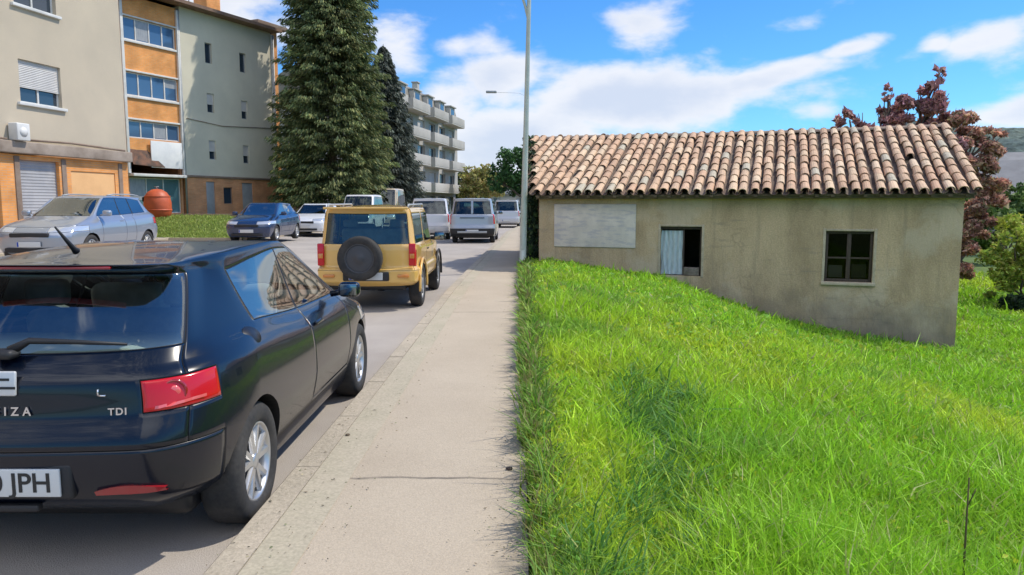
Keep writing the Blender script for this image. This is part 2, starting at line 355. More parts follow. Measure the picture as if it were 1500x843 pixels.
def add_cracks(m, scale, width, colr):
    nt = m.node_tree; N = nt.nodes; L = nt.links; p = N['Principled BSDF']; src = p.inputs['Base Color'].links[0].from_socket
    tc = N.new('ShaderNodeTexCoord'); wn = N.new('ShaderNodeTexNoise'); wn.inputs['Scale'].default_value = 3; wn.inputs['Detail'].default_value = 6; L.new(tc.outputs['Object'], wn.inputs['Vector'])
    va = N.new('ShaderNodeVectorMath'); va.operation = 'MULTIPLY_ADD'; L.new(wn.outputs['Color'], va.inputs[0]); va.inputs[1].default_value = (.5, .5, .5); L.new(tc.outputs['Object'], va.inputs[2])
    v = N.new('ShaderNodeTexVoronoi'); v.feature = 'DISTANCE_TO_EDGE'; v.inputs['Scale'].default_value = scale; L.new(va.outputs[0], v.inputs['Vector'])
    mr = N.new('ShaderNodeMapRange'); mr.inputs[1].default_value = 0; mr.inputs[2].default_value = width; mr.inputs[3].default_value = 1; mr.inputs[4].default_value = 0; L.new(v.outputs['Distance'], mr.inputs[0])
    n = N.new('ShaderNodeTexNoise'); n.inputs['Scale'].default_value = .8; L.new(tc.outputs['Object'], n.inputs['Vector']); m2 = N.new('ShaderNodeMapRange'); m2.inputs[1].default_value = .48; m2.inputs[2].default_value = .6; m2.inputs[4].default_value = .32; L.new(n.outputs[0], m2.inputs[0])
    mu = N.new('ShaderNodeMath'); mu.operation = 'MULTIPLY'; L.new(mr.outputs[0], mu.inputs[0]); L.new(m2.outputs[0], mu.inputs[1])
    mx = N.new('ShaderNodeMix'); mx.data_type = 'RGBA'; L.new(mu.outputs[0], mx.inputs[0]); L.new(src, mx.inputs[6]); mx.inputs[7].default_value = tuple(colr)+(1,); L.new(mx.outputs[2], p.inputs['Base Color'])
add_cracks(M_stucco, .55, .012, (.16, .13, .09))
add_layer(M_stucco, (.7, .7, 5), 1.5, .60, .70, (.26, .22, .17), .5)
def add_stain(m, z0, z1, colr, amt=.6):
    """damp / soot band between two heights with a ragged outline (stays put: dirt, not shade)"""
    nt = m.node_tree; N = nt.nodes; L = nt.links; p = N['Principled BSDF']; src = p.inputs['Base Color'].links[0].from_socket
    tc = N.new('ShaderNodeTexCoord'); sp = N.new('ShaderNodeSeparateXYZ'); L.new(tc.outputs['Object'], sp.inputs[0])
    n = N.new('ShaderNodeTexNoise'); n.inputs['Scale'].default_value = 2.2; n.inputs['Detail'].default_value = 8; L.new(tc.outputs['Object'], n.inputs['Vector'])
    ad = N.new('ShaderNodeMath'); ad.operation = 'MULTIPLY_ADD'; L.new(n.outputs[0], ad.inputs[0]); ad.inputs[1].default_value = 1.3*abs(z1-z0)+.3; L.new(sp.outputs[2], ad.inputs[2])
    mr = N.new('ShaderNodeMapRange'); off = .5*(1.3*abs(z1-z0)+.3); mr.inputs[1].default_value = z0+off; mr.inputs[2].default_value = z1+off; mr.inputs[3].default_value = amt; mr.inputs[4].default_value = 0
    L.new(ad.outputs[0], mr.inputs[0]); mx = N.new('ShaderNodeMix'); mx.data_type = 'RGBA'; L.new(mr.outputs[0], mx.inputs[0]); L.new(src, mx.inputs[6]); mx.inputs[7].default_value = tuple(colr)+(1,)
    L.new(mx.outputs[2], p.inputs['Base Color'])
add_stain(M_stucco, -1.1, -.1, (.19, .16, .125), .8)
def wall_holes(mb, x0, x1, z0, z1, holes, depth=.2, y=0, mi=0, mr=0):
    """front wall facing local -y in the plane y with rectangular openings (hx0,hx1,hz0,hz1) and reveals"""
    xs = sorted(set([x0, x1]+[v for h in holes for v in h[:2]])); zs = sorted(set([z0, z1]+[v for h in holes for v in h[2:4]]))
    for a, b in zip(xs[:-1], xs[1:]):
        for c, d in zip(zs[:-1], zs[1:]):
            mx_, mz = (a+b)/2, (c+d)/2
            if any(h[0] < mx_ < h[1] and h[2] < mz < h[3] for h in holes): continue
            mb.add([(a, y, c), (b, y, c), (b, y, d), (a, y, d)], [(0, 1, 2, 3)], mi)
    for (a, b, c, d) in [h[:4] for h in holes]:
        mb.add([(a, y, c), (b, y, c), (b, y+depth, c), (a, y+depth, c)], [(0, 1, 2, 3)], mr)
        mb.add([(a, y, d), (b, y, d), (b, y+depth, d), (a, y+depth, d)], [(3, 2, 1, 0)], mr)
        mb.add([(a, y, c), (a, y, d), (a, y+depth, d), (a, y+depth, c)], [(0, 1, 2, 3)], mr)
        mb.add([(b, y, c), (b, y, d), (b, y+depth, d), (b, y+depth, c)], [(3, 2, 1, 0)], mr)
W1 = (2.76, 3.63, .04, 1.10); W2 = (6.07, 6.95, .02, 1.04)     # the two windows
def house_build():
    mb = MB(); wall_holes(mb, 0, HL, -2.6, WT, [W1, W2], .24)
    # other walls
    x3 = lx(HD)
    mb.add([(0, 0, -2.6), (x3, HD, -2.6), (x3, HD, WT), (lx(HD/2), HD/2, RZ-.08), (0, 0, WT)], [(0, 1, 2, 3, 4)])
    mb.add([(HL, 0, -2.6), (HL, HD, -2.6), (HL, HD, WT), (HL, HD/2, RZ-.08), (HL, 0, WT)], [(0, 1, 2, 3, 4)])
    mb.add([(x3, HD, -2.6), (HL, HD, -2.6), (HL, HD, WT), (x3, HD, WT)], [(0, 1, 2, 3)])
    # back face of front wall thickness & a floor keep the room dark
    wall_holes(mb, 0.02, HL-.02, -2.6, WT, [W1, W2], .001, y=.24)
    mb.add([(0, .25, -.9), (HL, .25, -.9), (HL, HD, -.9), (x3, HD, -.9)], [(0, 1, 2, 3)])
    mb.build('wall', M_stucco, house)
    # rim of paler patched plaster around the right window and the left one
    M_rim = mat('patched_plaster', (.58, .49, .36), .95, col2=(.42, .35, .25), scale=6, fine=.15, bump=.6, bscale=25)
    for w, t in ((W2, .055), (W1, .05)):
        mb = MB(); a, b, c, d = w; n = 14
        for (x0, x1, z0, z1) in ((a-t, a, c-.02, d+t), (b, b+t, c-.02, d+t), (a, b, d, d+t*.8)):
            mb.rbox(x0, x1, -.012, .01, z0, z1, .008)
        mb.build('window_surround', M_rim, house)
    MB().rbox(W2[0]-.06, W2[1]+.06, -.05, .05, W2[2]-.07, W2[2]-.002, .012).build('sill', M_rim, house)
    # faded painted notice panel
    M_pan = mat('faded_limewash', (.76, .68, .61), .9, col2=(.60, .54, .49), scale=2.5, detail=8, fine=.08, bump=.2)
    nt = M_pan.node_tree; N = nt.nodes; L = nt.links; p = N['Principled BSDF']; src = p.inputs['Base Color'].links[0].from_socket
    tc = N.new('ShaderNodeTexCoord'); mp = N.new('ShaderNodeMapping'); mp.inputs['Scale'].default_value = (2.2, 1, 9); L.new(tc.outputs['Object'], mp.inputs[0])
    n = N.new('ShaderNodeTexNoise'); n.inputs['Scale'].default_value = 1.6; n.inputs['Detail'].default_value = 7; L.new(mp.outputs[0], n.inputs['Vector'])
    mr = N.new('ShaderNodeMapRange'); mr.inputs[1].default_value = .5; mr.inputs[2].default_value = .62; mr.inputs[4].default_value = .55; L.new(n.outputs[0], mr.inputs[0])
    mx = N.new('ShaderNodeMix'); mx.data_type = 'RGBA'; L.new(mr.outputs[0], mx.inputs[0]); L.new(src, mx.inputs[6]); mx.inputs[7].default_value = (.42, .40, .46, 1); L.new(mx.outputs[2], p.inputs['Base Color'])
    pn = MB().rbox(.36, 2.22, -.022, .005, .62, 1.58, .01).build('painted_panel', M_pan, house); pn['label'] = 'faded whitish painted panel with blurred bluish lettering'
    # cornice / eaves
    M_eave = mat('weathered_eave_wood', (.10, .075, .05), .9, col2=(.17, .13, .085), scale=6, fine=.25)
    mb = MB(); mb.rbox(-.02, HL+.12, -.20, -.003, WT-.05, WT+.045, .01)
    for k in range(30):
        x = .05+k*(HL-.05)/29; mb.box(x-.035, x+.035, -.27, -.16, WT-.02, WT+.03)
    mb.build('eave', M_eave, house)
    # ---- tiles
    slope_run = HD/2+.28; z_e = WT+.05; z_r = RZ; sl = math.hypot(slope_run, z_r-z_e); p_ = .232
    V = []; F = []; C = []
    pal = [(.64, .47, .34), (.67, .51, .38), (.60, .43, .31), (.69, .55, .41), (.65, .49, .36), (.57, .40, .29), (.70, .58, .45), (.64, .46, .34)]
    def barrel(x, s0, s1, r0, r1, lift0, lift1, side, up=True, rot=0, col=(1, 1, 1), thick=.014):
        nb = len(V); n = 7
        for (s, r, lf) in ((s0, r0, lift0), (s1, r1, lift1)):
            for rr in (r, r-thick):
                for k in range(n):
                    a = math.pi*k/(n-1); dx = -rr*math.cos(a); dz = rr*math.sin(a)*.86*(1 if up else -1)
                    t = s/sl; yl = (-.28 + slope_run*t); zl = z_e+(z_r-z_e)*t
                    cs = slope_run/sl; sn = (z_r-z_e)/sl
                    zz = zl + (dz+lf)*cs; yy = yl - (dz+lf)*sn
                    if side: yy = HD-yy
                    V.append((x+dx+rot*(s-s0), yy, zz - .03*math.sin(math.pi*x/HL)*t)); C.append(col)
        for i in range(2):
            o = nb+i*n
            for k in range(n-1): F.append((o+k, o+k+1, o+2*n+k+1, o+2*n+k))
        for k in range(n-1): F.append((nb+k, nb+n+k, nb+n+k+1, nb+k+1)); F.append((nb+2*n+k, nb+3*n+k, nb+3*n+k+1, nb+2*n+k+1))
    for side in (0, 1):
        nrow = int((HL+.2+SK*HD+.3)/p_)
        for r in range(nrow+1):
            x = HL+.16-r*p_; hue = random.random(); ncs = 10; step = sl/ncs
            jr = random.uniform(-.018, .018)
            for c in range(ncs):
                s0 = c*step + (random.uniform(-.05, .03) if c else random.uniform(-.07, .02)); yl = -.28+slope_run*(c+.5)/ncs
                yl = HD-yl if side else yl
                if x < lx(yl)-.16: continue
                if side == 0 and r == 4 and 4 <= c <= 4: continue
                pc = random.choice(pal) if random.random() < .7 else pal[int(hue*7.99)]
                k = random.uniform(.76, .96); col = (pc[0]*k*1.10, pc[1]*k*1.0, pc[2]*k*.88)
                if random.random() < .05: col = (.50, .44, .33)
                r0 = p_*.375+random.uniform(-.006, .008)
                lf = random.uniform(0, .012)
                barrel(x+jr+random.uniform(-.014, .014), s0, s0+step+.07, r0, r0*.86, .045+lf+.008, .037+lf, side, True, random.uniform(-.03, .03), col)
                # channel tile between this row and the next
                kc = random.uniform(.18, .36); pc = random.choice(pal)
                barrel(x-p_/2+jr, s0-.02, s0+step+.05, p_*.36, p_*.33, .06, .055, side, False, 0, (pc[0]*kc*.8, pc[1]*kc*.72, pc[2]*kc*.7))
    M_tile = mat('clay_tiles', (.6, .4, .3), .88, tint=True, col2=(.22, .19, .13), scale=7, detail=9, lo=.56, hi=.80, fine=.2, fscale=60, bump=.3, bscale=60)
    roof = mesh_np('roof', np.array(V), np.array(F), M_tile, col=np.array(C), parent=house, smooth=False)
    # roof deck under the tiles, with thickness
    mb = MB(); x3 = lx(HD)
    for (ya, za, yb, zb) in ((-.24, z_e-.015, HD/2, z_r-.02), (HD+.24, z_e-.015, HD/2, z_r-.02)):
        P = [(lx(ya)-.1, ya, za), (HL+.14, ya, za), (HL+.14, yb, zb-.03), (lx(yb)-.1, yb, zb-.03)]
        mb.add(P+[(a, b, c-.035) for a, b, c in P], [(0, 1, 2, 3), (7, 6, 5, 4), (0, 4, 5, 1), (1, 5, 6, 2), (2, 6, 7, 3), (3, 7, 4, 0)])
    mb.build('roof_deck', M_eave, roof)
    V.clear(); F.clear(); C.clear()
    # ridge caps
    mb = MB()
    x = lx(HD/2)-.12
    while x < HL+.1:
        z = z_r+.02-.03*math.sin(math.pi*max(x, 0)/HL)+random.uniform(-.006, .006); vs = []; n = 7
        for (xx, rr) in ((x, .085), (x+.40, .098)):
            for k in range(n): a = math.pi*k/(n-1); vs.append((xx, HD/2-rr*math.cos(a), z+rr*math.sin(a)*.8))
        mb.add(vs, [(k, k+1, n+k+1, n+k) for k in range(n-1)]); x += .34
    mb.build('ridge_tiles', mat('dark_ridge_clay', (.26, .2, .16), .9, col2=(.36, .27, .2), scale=5, fine=.2), roof)
    # ---- right window: dark wooden four pane casement
    M_dw = mat('dark_wood', (.045, .032, .024), .7, col2=(.08, .055, .04), scale=8, fine=.3, stretch=(8, 8, 1))
    a, b, c, d = W2; mb = MB(); y0, y1 = .07, .125; f = .055
    for bx in ((a, b, c, c+f), (a, b, d-f, d), (a, a+f, c+f, d-f), (b-f, b, c+f, d-f), ((a+b)/2-.04, (a+b)/2+.04, c+f, d-f)):
        mb.rbox(bx[0], bx[1], y0, y1, bx[2], bx[3], .006)
    mid = c+(d-c)*.47
    for bx in ((a+f, (a+b)/2-.04), ((a+b)/2+.04, b-f)): mb.rbox(bx[0], bx[1], y0+.006, y1-.006, mid-.018, mid+.018, .004)
    w = mb.build('window', M_dw, house)
    M_gh = glass('dusty_pane', (.6, .6, .58), -.03)
    MB().box(a+f*.5, b-f*.5, .096, .1, c+f*.5, d-f*.5).build('pane', M_gh, w)
    mb = MB(); mb.rbox(a+.08, a+.34, .103, .13, c+.08, c+.33, .01); mb.build('paper_sheet', mat('greyed_paper', (.60, .52, .50), .9), w)
    MB().rbox((a+b)/2+.06, b-.1, .103, .13, c+.08, c+.36, .01).build('cardboard', mat('dusty_board', (.24, .21, .19), .9), w)
    # ---- left window: open hole, sagging pale blue plastic sheet on its left half
    a, b, c, d = W1
    mb = MB(); n = 26; vs = []; 
    for j in range(9):
        for i in range(n):
            x = lerp(a+.005, a+.47, i/(n-1)); z = lerp(c+.02, d-.09, j/8)
            vs.append((x+.012*math.sin(j*.9+i*.3), .10+.022*math.sin(i*1.15+.5*math.sin(j*.7))+.01*math.sin(i*2.7+j), z))
    fs = [(j*n+i, j*n+i+1, (j+1)*n+i+1, (j+1)*n+i) for j in range(8) for i in range(n-1)]
    mb.add(vs, fs, 0, True); sh = mb.build('plastic_sheet', mat('pale_blue_plastic', (.76, .86, .90), .45, col2=(.56, .68, .74), scale=6, stretch=(5, 1, 1), trans=.25), house); sh['label'] = 'pale blue sheet hanging in the left half of the opening'
    mb = MB()
    mb.rbox(a, b, .06, .14, d-.06, d-.002, .006); mb.rbox(a+.47, a+.50, .08, .13, c, d-.06, .006); mb.rbox(b-.04, b-.002, .08, .14, c, d-.06, .006)
    fr = mb.build('window_frame', M_dw, house)
    MB().rbox(a+.5, b-.04, .03, .2, c+.002, c+.18, .02).build('rubble_infill', mat('loose_rubble', (.23, .20, .165), .95, col2=(.12, .1, .08), scale=12, bump=1, bscale=20), house)
house_build()

# ================================================================ buildings on the left
M_beige = mat('beige_render', (.58, .49, .365), .9, col2=(.505, .43, .325), scale=.5, detail=8, fine=.06, fscale=60, bump=.15, bscale=60)
M_grey = mat('pale_grey_render', (.70, .65, .51), .9, col2=(.58, .54, .43), scale=.35, detail=9, fine=.06, fscale=40, bump=.1)
def brick(name, c1, c2, cm, s=1.0):
    m = bpy.data.materials.new(name); m.use_nodes = True; nt = m.node_tree; N = nt.nodes; L = nt.links; p = N['Principled BSDF']; p.inputs['Roughness'].default_value = .9
    tc = N.new('ShaderNodeTexCoord'); mp = N.new('ShaderNodeMapping'); mp.inputs['Rotation'].default_value = (R(90), 0, 0); L.new(tc.outputs['Object'], mp.inputs[0])
    b = N.new('ShaderNodeTexBrick'); b.inputs['Color1'].default_value = c1+(1,); b.inputs['Color2'].default_value = c2+(1,); b.inputs['Mortar'].default_value = cm+(1,)
    b.inputs['Scale'].default_value = s; b.inputs['Brick Width'].default_value = .25; b.inputs['Row Height'].default_value = .07; b.inputs['Mortar Size'].default_value = .008; b.inputs['Bias'].default_value = -.2
    L.new(mp.outputs[0], b.inputs['Vector'])
    n = N.new('ShaderNodeTexNoise'); n.inputs['Scale'].default_value = 1.3; n.inputs['Detail'].default_value = 7; L.new(tc.outputs['Object'], n.inputs['Vector'])
    mr = N.new('ShaderNodeMapRange'); mr.inputs[1].default_value = .3; mr.inputs[2].default_value = .7; mr.inputs[3].default_value = .78; mr.inputs[4].default_value = 1.2; L.new(n.outputs[0], mr.inputs[0])
    mx = N.new('ShaderNodeMix'); mx.data_type = 'RGBA'; mx.blend_type = 'MULTIPLY'; mx.inputs[0].default_value = 1; L.new(b.outputs[0], mx.inputs[6]); L.new(mr.outputs[0], mx.inputs[7]); L.new(mx.outputs[2], p.inputs['Base Color'])
    return m
M_obrick = brick('orange_brick', (.78, .31, .075), (.84, .38, .115), (.62, .36, .20))
M_rbrick = brick('brown_brick', (.60, .25, .10), (.68, .32, .14), (.46, .31, .21))
M_white = mat('white_paint', (.74, .73, .70), .6, col2=(.6, .59, .56), scale=2, fine=.05)
M_brown = mat('brown_ledge', (.20, .135, .095), .85, col2=(.28, .21, .16), scale=2, fine=.15)
M_win = mat('window_glass_dark', (.03, .045, .065), .05, spec=.9)
M_winb = mat('window_glass_blue', (.06, .12, .22), .06, spec=1.0)
M_shut = mat('white_roller_shutter', (.62, .60, .57), .7, col2=(.52, .5, .48), scale=1.5)
M_galv = mat('galvanised_grey', (.42, .43, .43), .55, metal=.3, col2=(.34, .35, .36), scale=2)
M_curt = mat('net_curtain', (.40, .41, .42), .4, col2=(.26, .28, .31), scale=5, stretch=(6, 1, .6), spec=.8)
def slats(mb, x0, x1, y, z0, z1, st=.05, mi=0):
    z = z0
    while z < z1-.001:
        zt = min(z+st, z1); mb.add([(x0, y, z), (x1, y, z), (x1, y-.012, z+st*.35), (x0, y-.012, z+st*.35), (x1, y, zt), (x0, y, zt)], [(0, 1, 2, 3), (3, 2, 4, 5)], mi); z += st
def window(parent, x0, x1, z0, z1, y, panes=2, frame=M_white, pane=M_win, shutter=0, fw=.05, sill=None, name='window'):
    mb = MB(); mb.rbox(x0, x1, y, y+.06, z0, z0+fw, .006); mb.rbox(x0, x1, y, y+.06, z1-fw, z1, .006); mb.rbox(x0, x0+fw, y, y+.06, z0+fw, z1-fw, .006); mb.rbox(x1-fw, x1, y, y+.06, z0+fw, z1-fw, .006)
    for k in range(1, panes):
        x = lerp(x0, x1, k/panes); mb.rbox(x-fw*.6, x+fw*.6, y+.003, y+.057, z0+fw, z1-fw, .006)
    w = mb.build(name, frame, parent)
    MB().box(x0+fw*.5, x1-fw*.5, y+.035, y+.045, z0+fw*.5, z1-fw*.5).build('pane', pane, w)
    if panes > 1 and not shutter and random.random() < .75:
        k = random.randrange(panes); a0, a1 = lerp(x0, x1, k/panes)+fw, lerp(x0, x1, (k+1)/panes)-fw; zt = z1-fw; zb = lerp(z0, z1, random.choice((.05, .05, .35, .55)))+fw*.9
        MB().box(a0, a1, y+.028, y+.033, zb, zt).build('curtain', M_curt, w)
    if shutter:
        mb = MB(); slats(mb, x0-.0, x1+.0, y-.03, z1-(z1-z0)*shutter, z1); mb.box(x0, x1, y-.045, y-.028, z1-(z1-z0)*shutter-.03, z1-(z1-z0)*shutter); mb.build('roller_shutter', M_shut, w)
    if sill: MB().rbox(x0-.12, x1+.12, -.09, y+.02, z0-.09, z0-.003, .01).build('sill', sill, w)
    return w
def facade_box(b, x0, x1, depth, z0, z1, holes, m, rev=.18, y=0, name='wall'):
    mb = MB(); wall_holes(mb, x0, x1, z0, z1, holes, rev, y)
    mb.add([(x0, y, z0), (x0, y+depth, z0), (x0, y+depth, z1), (x0, y, z1)], [(0, 1, 2, 3)]); mb.add([(x1, y, z0), (x1, y+depth, z0), (x1, y+depth, z1), (x1, y, z1)], [(3, 2, 1, 0)])
    mb.add([(x0, y+depth, z0), (x1, y+depth, z0), (x1, y+depth, z1), (x0, y+depth, z1)], [(3, 2, 1, 0)]); mb.add([(x0, y, z1), (x1, y, z1), (x1, y+depth, z1), (x0, y+depth, z1)], [(0, 1, 2, 3)])
    return mb.build(name, m, b)

# --- A: big beige block with shop floor
ang = math.atan2(1, .17); bA = empty('apartment_block', (-16.4, 9.4, 0), ang, 'beige apartment block with orange shop fronts at the left edge', 'building')
E_A = 16.62; hA = [(12.3, 13.85, 4.5, 5.72), (12.3, 13.85, 7.25, 8.5), (12.3, 13.85, 10.05, 11.3)]
for s0 in (-6, 0.4, 3.4, 6.4, 9.4): hA += [(s0, s0+1.5, z, z+1.25) for z in (4.5, 7.25, 10.05)]
facade_box(bA, -22, E_A, 11, 3.3, 14.2, hA, M_beige, .2)
for h in hA:
    sh = .62 if h[0] > 12 and h[2] < 5 else random.choice((0, .3, .5, 1, .15))
    window(bA, h[0], h[1], h[2]+.002, h[3]-.002, .12, 2, M_white, M_win, sh, sill=M_white)
gh = [(12.1, 13.55, .2, 2.86), (14.02, 15.98, .95, 2.62), (8.6, 11.4, .2, 2.86), (4.5, 7.6, .9, 2.8), (0, 3, .2, 2.86)]
facade_box(bA, -22, E_A, 10.9, 0, 3.0, gh, M_obrick, .15, name='shop_wall')
M_door = mat('grey_metal_shutter', (.42, .41, .41), .6, col2=(.33, .33, .34), scale=2)
for h in gh:
    if h[2] < .5:
        mb = MB(); slats(mb, h[0], h[1], .12, h[2], h[3], .09); mb.build('shop_shutter', M_door, bA)
    elif h[0] > 14: MB().rbox(h[0], h[1], .03, .1, h[2], h[3], .01).build('brick_infill_panel', mat('pale_orange_panel', (.78, .46, .21), .9, col2=(.70, .40, .18), scale=1.5, fine=.08), bA)
    else: window(bA, h[0], h[1], h[2], h[3], .1, 2, M_brown, M_win)
for s0 in (13.64, 16.14, 11.9, 8.4, 4.3): MB().rbox(s0, s0+.18, -.03, .02, .25, 2.95, .01).build('brown_pilaster', M_brown, bA)
MB().rbox(-22, E_A+.04, -.20, .01, 3.02, 3.36, .03).build('ledge', mat('stained_ledge', (.38, .31, .25), .9, col2=(.22, .17, .13), scale=1.6, fine=.2), bA)
mb = MB(); mb.rbox(11.75, 12.2, -.34, -.03, 3.37, 3.86, .03); mb.lathe([(0, 0), (.14, 0), (.14, .02), (.16, .02)], 'y', (11.97, -.345, 3.61), 20); o = mb.build('air_conditioner', M_white, bA)
mb = MB(); mb.tube([(12.4, -.1, 3.42), (14, -.12, 3.46), (16.4, -.1, 3.4)], .035, 6); mb.tube([(8, -.1, 3.42), (11.6, -.12, 3.4)], .03, 6); mb.build('cable', M_brown, bA)

# --- B: bay with blue windows, grey stair wall, brick ground floor
ang = math.atan2(1, .45); bB = empty('apartment_building', (-22.5, 34, 0), ang, 'grey rendered apartment block with orange bands between ribbon windows', 'building')
M_tealg = mat('teal_shop_glass', (.10, .2, .22), .12, spec=.9)
z0B = .4
# bay: brick bands and ribbon windows set back a little
hb = [(5.32, 8.60, 10.05, 11.2), (5.32, 8.60, 7.22, 8.42), (5.32, 8.60, 5.05, 5.95), (1.2, 4.4, 10.05, 11.2), (1.2, 4.4, 7.22, 8.42), (1.2, 4.4, 4.4, 5.75)]
facade_box(bB, -5, 8.72, 10, 4.3, 12.3, hb, M_obrick, .14, y=.12, name='bay_wall')
for h in hb:
    window(bB, h[0], h[1], h[2]+.002, h[3]-.002, .16, 4, M_white, M_winb, 0, .06)
mb = MB()
for (z, t) in ((9.93, .12), (8.44, .10), (7.10, .12), (5.98, .10), (11.22, .08)): mb.rbox(-5, 8.74, .03, .115, z, z+t, .015)
mb.rbox(5.14, 5.30, -.02, .115, 3.2, 12.2, .01); mb.rbox(8.64, 8.84, -.02, .115, 3.2, 12.2, .01)
mb.build('white_band', M_white, bB)
# shop level under the bay: white sign panel, striped awning edge, teal glass
facade_box(bB, -5, 8.72, 9.9, z0B, 4.28, [(5.32, 8.6, 1.1, 4.2)], M_rbrick, .2, y=.2, name='shop_wall')
window(bB, 5.33, 8.59, 1.1, 3.0, .3, 3, M_white, M_tealg, 0, .05, name='shop_window')
MB().rbox(5.25, 8.66, -.25, .3, 3.05, 3.2, .02).build('white_ledge', M_white, bB)
MB().rbox(6.55, 8.58, -.05, 0, 3.55, 4.98, .01).build('sign_panel', mat('bright_panel', (.86, .86, .85), .5, col2=(.74, .75, .76), scale=1.5), bB)
mb = MB(); mb.add([(5.34, .2, 4.7), (6.2, .2, 4.7), (7.3, -.15, 3.6), (5.34, -.15, 3.7), (5.34, .2, 4.66), (6.2, .2, 4.66), (7.3, -.15, 3.56), (5.34, -.15, 3.66)], [(0, 1, 2, 3), (7, 6, 5, 4), (0, 3, 7, 4), (1, 5, 6, 2), (3, 2, 6, 7)])
mb.build('folded_awning', mat('brown_awning', (.22, .11, .07), .9, col2=(.08, .06, .05), scale=3), bB)
# grey wall
hg = [(10.55, 11.05, 9.7, 10.85), (13.2, 13.7, 9.6, 10.75), (10.55, 11.05, 6.9, 8.0), (13.2, 13.7, 6.8, 7.9), (10.55, 11.05, 4.2, 5.3), (13.2, 13.7, 4.1, 5.2)]
facade_box(bB, 8.86, 15.9, 10, 3.15, 12.45, hg, M_grey, .16)
for h in hg: window(bB, h[0], h[1], h[2]+.002, h[3]-.002, .1, 1, M_galv, M_win, .55 if h[2] < 9 else 0, .04)
MB().rbox(15.9, 16.15, -.04, 6, 3.15, 12.35, .01).build('corner_strip', M_white, bB)
facade_box(bB, 16.16, 17.5, 9.5, .3, 12.9, [(16.5, 17.2, z, z+1.2) for z in (4.4, 7.1, 9.8)], M_obrick, .2, y=.9, name='end_wall')
facade_box(bB, 8.86, 16.1, 9.9, z0B, 3.14, [(10.2, 10.85, .9, 2.9), (13.0, 13.9, .9, 2.9), (11.5, 12.2, 1.6, 2.6)], M_rbrick, .12, name='brick_base')
for (a, b_) in ((10.2, 10.85), (13.0, 13.9)): MB().rbox(a, b_, .05, .1, .9, 2.9, .01).build('service_door', M_galv, bB)
window(bB, 11.5, 12.2, 1.6, 2.6, .06, 1, M_brown, M_win)
MB().rbox(8.8, 15.95, -.06, .02, 3.12, 3.24, .01).build('brick_course', M_brown, bB)
# eave and low tiled roof
mb = MB(); mb.add([(-5, -.75, 12.46), (16.2, -.75, 12.46), (16.2, -.75, 12.64), (-5, -.75, 12.64), (-5, 5, 14.0), (16.2, 5, 14.0), (-5, 10.8, 12.6), (16.2, 10.8, 12.6), (-5, .1, 12.46), (16.2, .1, 12.46)], [(0, 1, 2, 3), (3, 2, 5, 4), (4, 5, 7, 6), (0, 8, 9, 1), (1, 9, 7, 5, 2), (0, 3, 4, 6, 8)])
rfB = mb.build('roof', mat('brown_roof', (.17, .105, .08), .9, col2=(.26, .17, .12), scale=2, fine=.15), bB)
MB().rbox(13.2, 14.3, 2.5, 3.6, 12.9, 14.4, .02).build('chimney', M_obrick, rfB)
# brown parapet of the end bay
MB().rbox(15.2, 17.9, .3, 9, 12.95, 13.2, .02).build('end_roof_slab', M_brown, bB)
# low wall before it
lw = MB().rbox(-20.5, -10.9, 35.6, 35.85, .2, 1.12, .02).build('low_wall', mat('brown_garden_wall', (.32, .21, .14), .9, col2=(.24, .17, .12), scale=1.5, fine=.12)); tag(lw, 'low brownish wall along the back of the small lawn', 'wall')

for (x, y) in ((8.78, .04), (16.0, -.09)):
    mb = MB(); mb.tube([(x, y-.03, 12.3), (x, y-.03, .6)], .05, 8); mb.build('downpipe', M_galv, bB)
mb = MB(); mb.tube([(12.3, 3, 13.2), (12.3, 3, 16.2)], .03, 5); mb.tube([(11.6, 3, 15.9), (13.0, 3, 15.9)], .02, 5); mb.tube([(11.8, 3, 15.4), (12.8, 3, 15.4)], .02, 5); mb.build('aerial', M_galv, rfB)
mb = MB(); mb.tube([(9.0, -.03, 6.4), (11.6, -.04, 6.2), (15.7, -.03, 6.45)], .02, 5); mb.build('cable', M_brown, bB)
# --- C: distant pale block with balconies stepping down the street
ang = math.atan2(1, .18); bC = empty('apartment_building', (-12-.18*10, 70, 0), ang, 'distant pale block with stacked balconies down the street', 'building')
M_pale = mat('pale_concrete', (.50, .47, .42), .9, col2=(.40, .375, .335), scale=.3, detail=8, fine=.05)
LC = 30.5; fl = [3.1, 6.0, 8.8, 11.6]
holes = []
for z in fl[:-1]:
    for k in range(7): s0 = 1+k*4.2; holes.append((s0, s0+2.6, z+.15, z+2.25))
facade_box(bC, 0, LC, 12, 3.0, 11.6, holes, M_pale, .35)
for h in holes: window(bC, h[0], h[1], h[2]+.002, h[3]-.002, .25, 2, M_shut, M_win, random.choice((0, 0, .4, .7)), .08)
facade_box(bC, .1, LC-.1, 11.5, -.1, 2.98, [(1+k*4.2, 4.2+k*4.2, .2, 2.6) for k in range(7)], mat('grey_ground_floor', (.27, .25, .245), .9, col2=(.2, .18, .17), scale=1), .5, y=.3, name='shop_wall')
for k in range(7): MB().box(1+k*4.2, 4.2+k*4.2, .6, .64, .2, 2.6).build('shop_window', mat('dim_glass', (.10, .12, .13), .2) if k == 0 else bpy.data.materials['dim_glass'], bC)
for z in fl:
    for k in range(4):
        s0 = .6+k*7.6
        if s0+6.2 > LC+.6: continue
        mb = MB(); mb.rbox(s0, s0+6.0, -1.3, .02, z-.16, z, .02); mb.rbox(s0, s0+6.0, -1.32, -1.22, z-.001, z+.95, .02); mb.rbox(s0, s0+.1, -1.22, 0, z, z+.95, .02); mb.rbox(s0+5.9, s0+6.0, -1.22, 0, z, z+.95, .02)
        mb.build('balcony', M_pale, bC)
